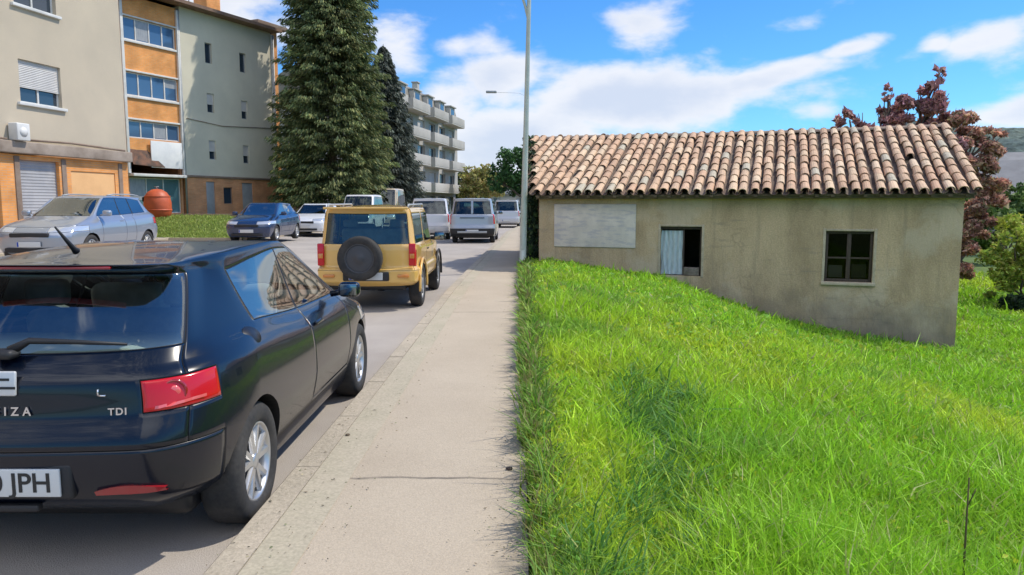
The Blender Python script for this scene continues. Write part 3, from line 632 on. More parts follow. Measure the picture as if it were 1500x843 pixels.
M_slate = mat('grey_brown_tiles', (.20, .175, .14), .9, col2=(.28, .25, .20), scale=1.5, fine=.2, fscale=20)
mb = MB(); ht = [(-.2, 11.62), (.35, 13.9), (4.5, 16.2), (9, 13.9), (12.2, 11.62)]
P = [(x, y, z) for x in (-.2, LC+.2) for (y, z) in ht]; mb.add(P, [(i, i+5, i+6, i+1) for i in range(4)]+[(0, 1, 2, 3, 4), (9, 8, 7, 6, 5)]); rf = mb.build('roof', M_slate, bC)
for k in range(6):
    s0 = 2+k*4.8; mb = MB(); mb.rbox(s0, s0+2.2, -.3, 2.5, 11.7, 13.9, .02); mb.rbox(s0-.15, s0+2.35, -.5, 2.6, 13.9, 14.05, .02); d = mb.build('dormer', M_pale, rf)
    MB().box(s0+.35, s0+1.85, -.32, -.303, 12.3, 13.6).build('dormer_window', M_win, d)
for (s0, y) in ((6, 4), (17, 5), (26, 4)): mb = MB(); mb.rbox(s0, s0+.9, y, y+.7, 14.5, 17, .02); mb.rbox(s0-.1, s0+1, y-.1, y+.8, 17, 17.15, .02); mb.build('chimney', M_pale, rf)
# small low building with terrace at its foot (seen between trees and cars)
bD = empty('low_building', (-15.2, 57, 0), math.atan2(1, .2), 'low grey building behind the parked white cars', 'building')
facade_box(bD, 0, 9.5, 6, .1, 3.4, [(1, 3, 1, 2.7), (4, 5.2, .3, 2.6), (6.2, 8.6, 1, 2.7)], mat('dull_mauve_render', (.30, .26, .25), .9, col2=(.24, .21, .21), scale=1), .2)
for h in [(1, 3, 1, 2.7), (6.2, 8.6, 1, 2.7)]: window(bD, h[0], h[1], h[2], h[3], .12, 2, M_white, M_win)
MB().rbox(4, 5.2, .1, .16, .3, 2.6, .01).build('door', M_brown, bD)
MB().rbox(-.3, 9.8, -.6, 6.3, 3.4, 3.6, .03).build('roof', M_brown, bD)

# --- E: farm buildings far right below the hill
M_frt = mat('grey_sheet_roof', (.20, .20, .205), .7, col2=(.15, .15, .155), scale=.8)
def shed(x, y, w, d, rz, zb, ze, zr, lab, wm, n=3, nm='farm_building'):
    b = empty(nm, (x, y, zb), rz, lab, 'building'); ze -= zb; zr -= zb
    hs = [(1+k*(w-2)/n+.4, 1+k*(w-2)/n+1.6, ze-2.2, ze-.9) for k in range(n)]
    mb = MB(); wall_holes(mb, 0, w, 0, ze, hs, .2)
    mb.add([(0, 0, 0), (0, d, 0), (0, d, ze), (0, d/2, zr-.05), (0, 0, ze)], [(0, 1, 2, 3, 4)]); mb.add([(w, 0, 0), (w, d, 0), (w, d, ze), (w, d/2, zr-.05), (w, 0, ze)], [(4, 3, 2, 1, 0)]); mb.add([(0, d, 0), (w, d, 0), (w, d, ze), (0, d, ze)], [(3, 2, 1, 0)])
    mb.build('wall', wm, b)
    for h in hs: window(b, h[0], h[1], h[2], h[3], .1, 2, M_brown, M_win)
    mb = MB(); P = [(x_, y_, z_) for x_ in (-.5, w+.5) for (y_, z_) in ((-.6, ze-.15), (d/2, zr), (d+.6, ze-.15), (d+.6, ze-.35), (d/2, zr-.2), (-.6, ze-.35))]
    mb.add(P, [(i, i+6, (i+1) % 6+6, (i+1) % 6) for i in range(6)]+[(5, 4, 3, 2, 1, 0), (6, 7, 8, 9, 10, 11)]); mb.build('roof', M_frt, b); return b
shed(40, 66, 16, 10, R(-30), -3, 2.6, 5.6, 'grey roofed building beyond the hedge at the right edge', mat('grey_block_wall', (.34, .335, .33), .9, col2=(.28, .28, .28), scale=.6))
shed(52, 84, 16, 10, R(-18), -3, 5.0, 7.6, 'paler roofed building behind the grey roofed one', M_pale)

shed(-6, 128, 22, 9, R(8), -.3, 3.6, 5.6, 'low pale house closing the far end of the street', M_pale, 5)
# ================================================================ hills
def hillz(x, y):
    a = np.arctan2(x, y); r = np.hypot(x, y)
    ridge = 35 + 6*np.sin(a*5+1) + 9*(fbm(x, y, 90, 9)-.5) + 5*np.abs(fbm(x, y, 14, 19)-.5)*2 + 2.6*fbm(x, y, 5, 23)
    s = sm01((r-190)/190)
    w = sm01((a-R(19))/R(8))
    return -3 + ridge*s*w - 8*(1-w) - .02*np.maximum(r-400, 0)
aa = np.linspace(R(18), R(100), 420); rr = np.concatenate([np.linspace(150, 420, 150), np.linspace(430, 900, 12)])
A_, R_ = np.meshgrid(aa, rr); Xh = R_*np.sin(A_); Yh = R_*np.cos(A_); Zh = hillz(Xh, Yh); V = np.stack([Xh, Yh, Zh], -1).reshape(-1, 3); n = len(aa); i = (np.arange(len(rr)-1)[:, None]*n+np.arange(n-1)).ravel()
M_hill = mat('hazy_wooded_hillside', (.055, .085, .075), .95, col2=(.10, .13, .10), scale=.05, detail=12, lo=.4, hi=.62, fine=.5, fscale=.5)  # distance haze mixed into the colour: bluer and less yellow
tag(mesh_np('hill', V, np.stack([i, i+n, i+n+1, i+1], -1), M_hill, smooth=False), 'wooded hillside beyond the farm roofs', kind='structure')

# ================================================================ vegetation
def leafmat(name, trans=.35, rough=.6): return mat(name, (.1, .2, .05), rough, tint=True, trans=trans, spec=.3)
M_leaf = leafmat('leaf_tissue'); M_needle = leafmat('needle_tissue', .15, .7)
M_bark = mat('bark', (.10, .075, .055), .95, col2=(.17, .14, .11), scale=5, fine=.3, bump=.9, bscale=20, stretch=(1, 1, .25))
def leaf_quads(P, size, D=None, aspect=1.7, jitter=.35, up=0.):
    """P (n,3) centres -> V,F of rhombic bent leaves"""
    n = len(P)
    if D is None: D = rng.normal(size=(n, 3))
    D = D/np.linalg.norm(D, axis=1, keepdims=True)
    B = rng.normal(size=(n, 3)); B[:, 2] += up; Nn = np.cross(D, B); Nn /= np.linalg.norm(Nn, axis=1, keepdims=True)+1e-9
    s = (size*np.exp(rng.normal(0, jitter, n)))[:, None] if np.isscalar(size) else (size*np.exp(rng.normal(0, jitter, n)))[:, None]
    T = np.cross(Nn, D)
    V = np.stack([P-D*s*.5*aspect, P+Nn*s*.42+T*s*.08, P+D*s*.5*aspect, P-Nn*s*.42+T*s*.08], 1).reshape(-1, 3)
    F = np.arange(n*4).reshape(n, 4); return V, F
def tints(n, cols, var=.2, w=None):
    c = np.array(cols)[rng.choice(len(cols), n, p=w)]; return c*np.exp(rng.normal(0, var, (n, 1)))
def branchy(mb, p0, p1, r0, r1, seg=6, wob=.06):
    p0 = Vector(p0); p1 = Vector(p1); L_ = (p1-p0).length; pts = []
    for i in range(seg+1):
        t = i/seg; j = L_*wob*math.sin(math.pi*t) if 0 < i < seg else 0
        pts.append(p0.lerp(p1, t)+Vector((random.uniform(-j, j), random.uniform(-j, j), random.uniform(-j, j)*.4)))
    mb.tube(pts, [lerp(r0, r1, i/seg) for i in range(seg+1)], 7)
    return pts
def tree(name, loc, clumps, nleaf, size, cols, label, cat, group=None, trunk=(.12, .05), fork=1.0, M_=None, var=.25, top=None):
    """clumps: (x,y,z,rx,rz,[colour set index]) relative to loc; leaves gather in sub-clumps on their shells"""
    root = empty(name, loc, 0, label, cat, group)
    mb = MB(); base = Vector((0, 0, -.3)); fk = Vector((clumps[0][0]*.3, clumps[0][1]*.3, fork)); branchy(mb, base, fk, trunk[0], trunk[0]*.75)
    P = []; C = []; wt = np.array([c[3]**2*c[4] for c in clumps]); wt /= wt.sum()
    for ci, c in enumerate(clumps):
        cc = Vector(c[:3]); branchy(mb, fk, cc, trunk[0]*.6, trunk[1]*.4)
        for k in range(4):
            a = random.uniform(0, 6.28); e = random.uniform(-.3, 1); branchy(mb, cc.lerp(fk, .35), cc+Vector((math.cos(a)*c[3]*.75, math.sin(a)*c[3]*.75, e*c[4]*.7)), trunk[1]*.6, trunk[1]*.15, 4)
        n = int(nleaf*wt[ci]); ns = max(10, int(26*(c[3]*c[4])))
        S_ = rng.normal(size=(ns, 3)); S_ /= np.linalg.norm(S_, axis=1, keepdims=True); rad = rng.uniform(.5, 1.0, (ns, 1)); S_ = S_*rad
        sc = np.array([c[3], c[3], c[4]]); cen = np.array(c[:3])+S_*sc; cr = rng.uniform(.16, .34, ns)*min(c[3], c[4])
        idx = rng.integers(0, ns, n); g = rng.normal(size=(n, 3)); g /= np.linalg.norm(g, axis=1, keepdims=True); g *= rng.uniform(.3, 1, (n, 1))**.5
        P.append(cen[idx]+g*cr[idx][:, None]*np.array([1, 1, .75]))
        cs = cols[c[5]] if len(c) > 5 else cols
        C.append(tints(n, cs, var)*np.exp(rng.normal(0, .14, ns))[idx][:, None])
    P = np.concatenate(P); C = np.concatenate(C); V, F = leaf_quads(P, size)
    mesh_np('crown', V, F, M_ or M_leaf, col=np.repeat(C, 4, 0), parent=root)
    mb.build('trunk', M_bark, root); return root
def conifer(name, loc, h, rbot, rtop_f, z0, label, cols, nb=900, per=70, size=.085, M_=None, pw=.8, droop=.35):
    root = empty(name, loc, 0, label, 'tree'); mb = MB(); mb.tube([(0, 0, -.4), (.03, 0, h*.4), (0, .04, h*.8), (0, 0, h)], [.28, .2, .09, .015], 10)
    P = []; D = []; C = []; 
    for i in range(nb):
        t = (i/nb)**.9; z = lerp(z0, h-.25, t); r = rbot*((1-t)**pw)*(rtop_f if t > .97 else 1)*(.76+.34*random.random()) + .12
        if random.random() < .14: r *= 1.16
        if random.random() < .07: continue
        a = i*2.399963+random.uniform(-.25, .25); ca, sa = math.cos(a), math.sin(a)
        n = int(per*(.25+.75*r/rbot)); u = rng.uniform(.12, 1, n)**.7
        dr = -droop*r*.5*u**1.6 + .12*r*np.maximum(u-.75, 0)*4*.5
        wid = .20*r*(1-u*.75)+.06
        lat = rng.normal(0, 1, n)*wid*.7; hh = rng.normal(0, 1, n)*.06 - np.abs(rng.normal(0, .09, n))
        x = ca*u*r - sa*lat; y = sa*u*r + ca*lat; zz = z+dr+hh
        P.append(np.stack([x, y, zz], -1)); D.append(np.stack([ca-sa*lat*1.2+0*u, sa+ca*lat*1.2, -.55-.4*u+rng.normal(0, .3, n)], -1))
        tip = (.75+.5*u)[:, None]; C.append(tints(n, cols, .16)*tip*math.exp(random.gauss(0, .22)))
        if i % 3 == 0: mb.tube([(0, 0, z+.05), (ca*r*.5, sa*r*.5, z-droop*r*.12), (ca*r*.92, sa*r*.92, z-droop*r*.45)], [.03, .018, .006], 5, cap=False)
    P = np.concatenate(P); D = np.concatenate(D); C = np.concatenate(C)
    V, F = leaf_quads(P, size, D, aspect=3.2, up=.8); mesh_np('crown', V, F, M_ or M_needle, col=np.repeat(C, 4, 0), parent=root)
    mb.build('trunk', M_bark, root); return root
G1 = [(.11, .145, .055), (.15, .185, .065), (.075, .105, .05), (.24, .24, .09)]
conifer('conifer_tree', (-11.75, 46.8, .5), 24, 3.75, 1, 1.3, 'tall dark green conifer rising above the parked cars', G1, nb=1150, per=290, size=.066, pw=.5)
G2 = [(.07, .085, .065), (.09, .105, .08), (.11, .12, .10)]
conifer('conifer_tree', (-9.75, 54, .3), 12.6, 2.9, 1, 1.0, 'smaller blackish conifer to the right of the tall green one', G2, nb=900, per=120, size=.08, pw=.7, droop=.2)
# green broadleaf beside the lamp post, far down the street
T3 = [(.07, .16, .05), (.10, .2, .06), (.05, .11, .04)]
tree('broadleaf_tree', (.9, 61, 0), [(-1.2, 0, 4.6, 1.9, 1.7), (.5, .5, 5.4, 1.7, 1.5), (-2.6, 0, 3.6, 1.2, 1.2), (1.6, 0, 3.6, 1.5, 1.6), (-.6, 1, 3.2, 1.6, 1.2)], 9000, .16, T3, 'rounded dark green tree just left of the lamp post', 'tree', fork=1.8, trunk=(.2, .1))
tree('broadleaf_tree', (-4.6, 92, -.1), [(-.9, 0, 4.4, 2.0, 1.9), (1.2, 0, 4.0, 1.9, 1.7), (0, 0, 5.6, 1.3, 1.1), (-2.0, 0, 2.8, 1.1, 1.1)], 7000, .2, [(.40, .40, .12), (.48, .42, .15), (.30, .33, .11), (.40, .30, .14)], 'yellow green tree at the end of the street', 'tree', fork=1.5, trunk=(.2, .1))
# more trees at the far end
for k, (x, y, h, lab) in enumerate(((-9.5, 118, 6.5, 'dull green tree at the far end beyond the pale block'), (5.5, 105, 6.0, 'dark tree beyond the far end of the stone house'), (11, 88, 5, 'green tree hidden low behind the stone house roof'))):
    if x > 5: continue
    tree('broadleaf_tree', (x, y, 0), [(-1, 0, h*.6, 2.4, 2.0), (1.4, 0, h*.65, 2.1, 1.9), (0, .5, h*.85, 1.6, 1.3)], 5000, .24, T3 if k else [(.09, .12, .05), (.13, .14, .06)], lab, 'tree', fork=1.5, trunk=(.2, .1))
# red-leaved tree behind the house
RP = [(.48, .22, .22), (.56, .29, .26), (.36, .18, .22), (.62, .38, .32), (.48, .30, .30)]
RO = [(.56, .29, .22), (.46, .24, .19), (.62, .40, .29), (.36, .19, .17), (.42, .34, .2)]
cl = [(.6, 0, 5.9, 1.0, .8, 0), (1.3, 0, 6.5, .6, .7, 0), (1.5, .1, 7.25, .2, .4, 0), (0, 0, 6.0, .55, .5, 0), (-.15, 0, 6.65, .18, .4, 0), (-1.3, .1, 5.85, .5, .33, 0), (-.8, .2, 5.1, 1.1, .7, 0), (1.9, 0, 5.4, 1.0, .8, 1), (2.7, 0, 4.6, .9, .9, 1), (2.9, .2, 3.5, .9, .9, 1), (2.6, 0, 2.4, .8, 1.0, 1), (2.4, 0, 1.3, .7, .9, 1), (3.2, 0, 5.3, .4, .4, 1), (1.2, .1, 4.5, 1.4, 1.0, 0)]
tree('red_leaf_tree', (12.0, 24.5, -1.55), cl, 62000, .095, [RP, RO], 'reddish purple leaved tree rising behind the tiled roof', 'tree', fork=2.0, trunk=(.16, .07), var=.3)
# lime coloured shrubs right of the house
LG = [(.38, .48, .07), (.48, .52, .09), (.28, .38, .06), (.42, .38, .09)]
DG = [(.03, .055, .03), (.045, .08, .035), (.02, .04, .025)]
hg_ = 'shrubs right of the stone house'
for (x, y, s, lab, cs) in ((15.85, 23.0, 1.0, 'lime green shrub just right of the stone house', LG), (18.6, 24.0, 1.2, 'lime green shrub at the right edge of the lawn', LG), (21.4, 25.5, 1.2, 'yellowish shrub farthest right behind the bank', LG)):
    tree('shrub', (x, y, -1.75), [(-.6*s, 0, 2.0*s, 1.0*s, 1.0*s), (.5*s, .2, 2.3*s, 1.0*s, .95*s), (0, -.2, 1.3*s, 1.2*s, .9*s), (.9*s, 0, 1.5*s, .9*s, .9*s), (-.9*s, 0, 1.2*s, .8*s, .8*s)], 8000, .085, cs, lab, 'shrub', hg_, fork=.4, trunk=(.06, .03))
for (x, y, s, lab) in ((14.9, 21.8, .62, 'low dark bush at the foot of the lime green shrub'), (16.4, 21.5, .7, 'low dark bush in front of the shrubs at the right edge'), (18.2, 22.5, .8, 'low dark bush farthest right on the lawn edge')):
    tree('bush', (x, y, -1.72), [(-.5*s, 0, .6*s, .9*s, .6*s), (.6*s, 0, .7*s, .9*s, .65*s), (0, -.3, .4*s, 1.0*s, .5*s)], 3500, .085, DG, lab, 'bush', hg_, fork=.15, trunk=(.04, .02))
# trees closing the view behind the lawn on the right
for (x, y, h, lab) in ((24, 40, 5, 'green tree at the right beyond the lime shrubs'), (31, 47, 6, 'green tree before the farm roofs'), (27.5, 58, 4, 'small green tree in front of the grey farm roof')):
    tree('broadleaf_tree', (x, y, -2.2), [(-1, 0, h*.55, 1.7, 1.3), (1.2, 0, h*.5, 1.6, 1.3), (0, .5, h*.72, 1.3, 1.0)], 4500, .17, [(.10, .17, .04), (.14, .21, .05), (.07, .12, .03)], lab, 'tree', fork=.8, trunk=(.14, .07))
# ivy on the street gable of the house
n = 5200; yy = rng.uniform(17.2, 21.9, n); zt = 1.9+1.55*np.clip(1-np.abs(yy-20.3)/3.4, 0, 1); zz = .1+(zt-.1)*rng.uniform(0, 1, n); xx = .40-np.minimum(np.abs(rng.normal(0, .13, n)), .27)*(1+.2*(yy > 19))
V, F = leaf_quads(np.stack([xx, yy, zz], -1), .085); iv = mesh_np('ivy', V, F, M_leaf, col=np.repeat(tints(n, DG+[(.07, .13, .04)], .25), 4, 0)); tag(iv, 'dark ivy covering the street end wall of the stone house', 'ivy')

# ---------------------------------------------------------------- grass
M_grass = mat('grass_blades', (.1, .2, .03), .55, tint=True, trans=.42, spec=.35)
def blades(name, X, Y, zf, dist, hmean, cols_f, label, wid=.0042, lean=.35, kind='stuff', hs=None, parent=None):
    n = len(X); Z = zf(X, Y); h = hmean*np.exp(rng.normal(0, .28, n)) if hs is None else hs
    w = wid*np.maximum(1, dist/3.2)*np.exp(rng.normal(0, .25, n)); w = np.minimum(w, h*.2)
    a = rng.uniform(0, 2*np.pi, n); b = rng.uniform(0, 2*np.pi, n); ln = h*np.abs(rng.normal(lean, .22, n))
    wx, wy = np.cos(a)*w, np.sin(a)*w; lx_, ly_ = np.cos(b)*ln, np.sin(b)*ln
    V = np.empty((n, 5, 3)); 
    V[:, 0] = np.stack([X-wx, Y-wy, Z-.01], -1); V[:, 1] = np.stack([X+wx, Y+wy, Z-.01], -1)
    V[:, 2] = np.stack([X-wx*.85+lx_*.36, Y-wy*.85+ly_*.36, Z+h*.58], -1); V[:, 3] = np.stack([X+wx*.85+lx_*.36, Y+wy*.85+ly_*.36, Z+h*.58], -1)
    V[:, 4] = np.stack([X+lx_*1.05, Y+ly_*1.05, Z+h*(1-.22*np.abs(ln/h))], -1)
    i = np.arange(n)*5; Fq = np.stack([i, i+1, i+3, i+2], -1); Ft = np.stack([i+2, i+3, i+4], -1)
    C = cols_f(X, Y, n)
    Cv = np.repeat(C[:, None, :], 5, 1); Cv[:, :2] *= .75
    return tag(mesh_np(name, V.reshape(-1, 3), [Fq, Ft], M_grass, col=Cv.reshape(-1, 3), parent=parent), label, kind=kind)
def grass_cols(X, Y, n):
    a = fbm(X, Y, 1.3, 31); b = fbm(X, Y, 3.2, 37); c = fbm(X, Y, .35, 41)
    g = np.array([.33, .58, .035]); yl = np.array([.52, .66, .045]); bl = np.array([.23, .45, .06]); br = np.array([.42, .44, .13])
    f = .88*sm01((b-.5)*4+(X-3)*.08+(c-.5)*.8)[:, None]; col = lerp(g, yl, f)
    d = sm01((a-.56)*6+(c-.5))[:, None]; col = lerp(col, bl, d*.75)
    col = col*np.exp(.5*(fbm(X, Y, .16, 77)-.5))[:, None]; k = rng.random(n); col[k < .06] = br; col[k > .985] = np.array([.62, .55, .30])
    return col*np.exp(rng.normal(0, .22, (n, 1)))
def in_house(X, Y, pad=.05):
    dx = X-HA[0]; dy = Y-HA[1]; c, s = math.cos(TH_), math.sin(TH_); lxx = dx*c+dy*s; lyy = -dx*s+dy*c
    return (lxx > -SK*lyy-pad) & (lxx < HL+pad) & (lyy > -pad) & (lyy < HD+pad)
NG = 900000
r = np.exp(rng.uniform(math.log(2.0), math.log(42), NG)); th = rng.uniform(R(-6), R(66), NG); X = -.9+r*np.sin(th); Y = -1.2+r*np.cos(th)
e = X-swx(Y); edge = .05*(fbm(Y, Y*0, .45, 3)-.5)*2
k = (e > edge+.05) & ~in_house(X, Y) & (Y > -1) & (X < 34); X, Y, r = X[k], Y[k], r[k]
hh = (.06+.09*fbm(X, Y, .9, 51))*(.75+.5*sm01((X-swx(Y))/.4))*np.exp(rng.normal(0, .3, len(X)))*(1+.5*sm01((fbm(X, Y, 2.2, 61)-.55)*6))
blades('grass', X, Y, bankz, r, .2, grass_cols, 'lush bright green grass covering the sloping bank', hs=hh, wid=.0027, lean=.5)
# tufts of taller darker stems along the pavement edge and along the hollow
def tufts(cx, cy, per, hm, cols, spread_=.05):
    X = np.repeat(cx, per)+rng.normal(0, spread_, len(cx)*per); Y = np.repeat(cy, per)+rng.normal(0, spread_, len(cx)*per)
    return X, Y
cy = rng.uniform(1.2, 17, 230)**1.0; cx = swx(cy)+np.abs(rng.normal(0, .05, len(cy)))+.045; X, Y = tufts(cx, cy, 60, .2, None, .04)
blades('edge_grass', X, Y, bankz, np.hypot(X, Y), .15, lambda X, Y, n: tints(n, [(.2, .38, .04), (.15, .30, .045), (.3, .42, .08), (.26, .24, .09)], .25), 'ragged darker tufts leaning over the pavement edge', lean=.6)
cc_ = rng.uniform(2.3, 6.2, 13); cy = np.repeat(cc_, 12)+rng.normal(0, .22, 156); cx = .55+.17*(cy-2.6)+np.repeat(rng.normal(0, .10, 13), 12)+rng.normal(0, .07, 156); X, Y = tufts(cx, cy, 40, .2, None, .035)
blades('tall_grass', X, Y, bankz, np.hypot(X, Y), .17, lambda X, Y, n: tints(n, [(.13, .30, .05), (.10, .24, .05), (.19, .38, .055)], .22), 'darker bluish taller grass in the hollow of the bank', lean=.75, wid=.0042)
# small broad leaves and tiny yellow heads among the blades
n = 90000; r = np.exp(rng.uniform(math.log(2.2), math.log(18), n)); th = rng.uniform(R(2), R(62), n); X = -.9+r*np.sin(th); Y = -1.2+r*np.cos(th); k = (X-swx(Y) > .05) & ~in_house(X, Y); X, Y, r = X[k], Y[k], r[k]
Z = bankz(X, Y)+rng.uniform(.05, .13, len(X)); V, F = leaf_quads(np.stack([X, Y, Z], -1), .014*np.maximum(1, r/4), None, 1.5)
wl = mesh_np('ground_weeds', V, F, M_grass, col=np.repeat(tints(len(X), [(.30, .52, .05), (.20, .42, .05), (.56, .60, .05), (.40, .54, .12)], .2), 4, 0)); tag(wl, 'small broad leaved weeds among the grass', kind='stuff')
# small lawn on the left and thin grass
n = 26000; X = rng.uniform(-22, -10.9, n); Y = rng.uniform(28.4, 36, n); k = (Y < 35.5); X, Y = X[k], Y[k]
blades('lawn_grass', X, Y, leftz, np.full(len(X), 18.), .08, lambda X, Y, n: tints(n, [(.36, .46, .10), (.44, .50, .14), (.28, .38, .08)], .2), 'short bright lawn between the kerb and the low wall', wid=.005)
# dry stalk near the lower right corner
sx, sy = 1.825, 2.9; z0 = float(bankz(sx, sy)); mb = MB(); mb.tube([(sx, sy, z0-.05), (sx-.006, sy+.004, .15), (sx-.012, sy, .475)], [.005, .0045, .003], 8); mb.tube([(sx-.008, sy, .36), (sx+.02, sy, .43)], [.003, .0015], 6)
tag(mb.build('dry_stalk', mat('dead_stem', (.09, .075, .03), .9)), 'thin dark upright stalk in the grass at the lower right', 'stalk')
# leaf litter pebble on the pavement
mb = MB(); import bmesh as _bm
def pebble(x, y, z, s, label, m):
    bm = _bm.new(); _bm.ops.create_icosphere(bm, subdivisions=2, radius=s)
    for v in bm.verts: v.co = Vector((v.co.x*(1+.3*math.sin(v.co.y*90)), v.co.y*.8, v.co.z*.55*(1+.2*math.sin(v.co.x*80))))
    me = bpy.data.meshes.new('pebble'); bm.to_mesh(me); bm.free(); me.materials.append(m); o = bpy.data.objects.new('pebble', me); COL.objects.link(o); o.location = (x, y, z+s*.45); return tag(o, label, 'stone')
M_peb = mat('dark_pebble', (.07, .05, .045), .9)
pebble(-.06, 3.97, .104, .019, 'dark stone near the grass edge on the pavement crack', M_peb)
pebble(-1.147+.05, 4.56, .108, .015, 'small dark stone beside the gutter band', mat('brown_pebble', (.16, .12, .08), .9))

# grit and bits of dry grass swept along the edges of the pavement
n = 1000; yy = np.exp(rng.uniform(math.log(2.2), math.log(14), n)); side = rng.random(n) < .6
xx = np.where(side, swx(yy)-np.abs(rng.normal(0, .12, n))-.01, kerbx(yy)+rng.uniform(-.0, .5, n)**1.0); k = xx < swx(yy)-.01; xx, yy = xx[k], yy[k]
V, F = leaf_quads(np.stack([xx, yy, np.full(len(xx), .1135)], -1), .0075, np.stack([rng.normal(size=len(xx)), rng.normal(size=len(xx)), np.zeros(len(xx))], -1), 1.8); V[:, 2] = np.clip(V[:, 2], .1125, .118)
tag(mesh_np('grit', V, F, mat('grit_and_litter', (.2, .15, .1), .95, tint=True), col=np.repeat(tints(len(xx), [(.22, .17, .11), (.14, .12, .08), (.35, .30, .18), (.10, .14, .05)], .2), 4, 0)), 'grit and dry bits scattered on the pavement', kind='stuff')

# ================================================================ vehicles
def pchip(t, y, tq):
    """monotone cubic through (t,y) evaluated at tq; y (n,...)"""
    t = np.asarray(t, float); y = np.asarray(y, float); h = np.diff(t); d = np.diff(y, axis=0)/h.reshape(-1, *[1]*(y.ndim-1))
    m = np.zeros_like(y); w1 = (2*h[1:]+h[:-1]).reshape(-1, *[1]*(y.ndim-1)); w2 = (h[1:]+2*h[:-1]).reshape(-1, *[1]*(y.ndim-1))
    same = (d[1:]*d[:-1]) > 0
    with np.errstate(divide='ignore', invalid='ignore'): hm = (w1+w2)/(w1/d[:-1]+w2/d[1:])
    m[1:-1] = np.where(same, hm, 0); m[0] = d[0]; m[-1] = d[-1]
    i = np.clip(np.searchsorted(t, tq, 'right')-1, 0, len(t)-2); hh = h[i]; s = (tq-t[i])/hh; sh = (-1,)+(1,)*(y.ndim-1); s = s.reshape(sh); hh = hh.reshape(sh)
    return (1+2*s)*(1-s)**2*y[i] + s*(1-s)**2*hh*m[i] + s*s*(3-2*s)*y[i+1] + s*s*(s-1)*hh*m[i+1]
FX = [0, .42, .70, .93]
NI = 14
M_black = mat('black_plastic', (.018, .018, .02), .55)
M_rub = mat('tyre_rubber', (.022, .022, .023), .85, col2=(.05, .045, .04), scale=6, fine=.2, fscale=60)
M_trim = mat('window_rubber', (.012, .012, .013), .4)
M_alloy = mat('silver_alloy', (.55, .55, .55), .32, metal=.75)
M_steel = mat('dull_wheel', (.30, .30, .30), .5, metal=.5)
M_disc = mat('brake_disc', (.10, .09, .085), .5, metal=.6)
M_seat = mat('grey_seat_fabric', (.34, .36, .36), .95, col2=(.25, .26, .265), scale=8)
M_int = mat('cabin_plastic', (.09, .095, .1), .8)
M_red = mat('red_lamp_lens', (.55, .004, .010), .2, coat=.5, spec=.4)
M_redd = mat('dark_red_lens', (.30, .008, .012), .15, coat=1)
M_amber = mat('amber_lens', (.65, .22, .03), .2, coat=1)
M_clear = mat('clear_lens', (.62, .64, .66), .1, metal=.4, coat=1)
M_dmir = mat('mirror_glass_dark', (.22, .25, .28), .08, metal=1)
M_chrome = mat('chrome', (.75, .75, .76), .12, metal=1)
M_plate = mat('plate_white', (.62, .62, .60), .5)
M_plchar = mat('plate_black', (.02, .02, .02), .5)
def paint(name, col, metal=.0, rough=.25, spec=.5): return mat(name, col, rough, metal, coat=1.0, spec=spec)
G_hero = glass('green_tint_pane', (.88, .98, .93), .19)
G_far = glass('smoke_pane', (.34, .40, .40), .03)

def wheel(parent, x, y, r, side, rim=M_alloy, style='spoke', w=.2, sub=None):
    """side +1: outer face towards +x. Local group object per wheel"""
    n = 44 if style == 'fine' else 28
    e = MB(); W2_ = w/2
    prof = [(r*.66, -W2_*.82), (r*.72, -W2_*.98), (r*.86, -W2_), (r*.95, -W2_*.9), (r*.99, -W2_*.72), (r, -W2_*.4), (r, 0), (r, W2_*.4), (r*.99, W2_*.72), (r*.95, W2_*.9), (r*.86, W2_), (r*.72, W2_*.98), (r*.66, W2_*.82)]
    e.lathe([(a, h*side) for a, h in prof], 'x', (0, 0, 0), n)
    o = e.build('wheel', M_rub, parent, (x, y, r)); fix_normals(o)
    q = MB(); ro = r*.67; f = W2_*.80*side
    q.lathe([(ro, f), (ro*.97, f*1.06), (ro*.92, f*1.02), (ro*.88, f*.7), (ro*.84, -f*.9)], 'x', (0, 0, 0), n)
    if style == 'cap':
        q.lathe([(0, f*.98), (ro*.25, f*1.0), (ro*.3, f*.86), (ro*.62, f*.92), (ro*.9, f*.8)], 'x', (0, 0, 0), n)
    else:
        ns = 5 if style != 'steel' else 6
        for k in range(ns):
            a0 = 2*math.pi*k/ns+.3
            for da in ((-.2, .2) if style in ('spoke', 'fine') else (0,)):
                wd = ro*(.085 if style != 'steel' else .17)
                a1 = a0+da*.5; a2 = a0+da*1.35
                for (r0, w0, aa0, x0, r1, w1, aa1, x1) in ((ro*.16, wd*1.25, a1, .92, ro*.93, wd*.95, a2, .96),):
                    P = []
                    for (rr_, ww, aa_, xx) in ((r0, w0, aa0, x0), (r1, w1, aa1, x1)):
                        c_, s_ = math.cos(aa_), math.sin(aa_)
                        for (sg, xf) in ((-1, xx-.22), (-.7, xx), (.7, xx), (1, xx-.22)): P.append((f*xf, c_*rr_-s_*ww*sg, s_*rr_+c_*ww*sg))
                    q.add(P, [(0, 1, 5, 4), (1, 2, 6, 5), (2, 3, 7, 6)], 0, False)
        q.lathe([(0, f*1.0), (ro*.14, f*1.0), (ro*.17, f*.96), (ro*.22, f*.9), (ro*.24, f*.6)], 'x', (0, 0, 0), n)
    q.build('rim', rim, o)
    d = MB(); d.lathe([(0, -f*.1), (ro*.62, -f*.1), (ro*.62, -f*.25)], 'x', (0, 0, 0), n); d.lathe([(0, -f*.5), (r*.86, -f*.5)], 'x', (0, 0, 0), n, 1); d.build('brake_disc', [M_disc, M_trim], o)
    return o
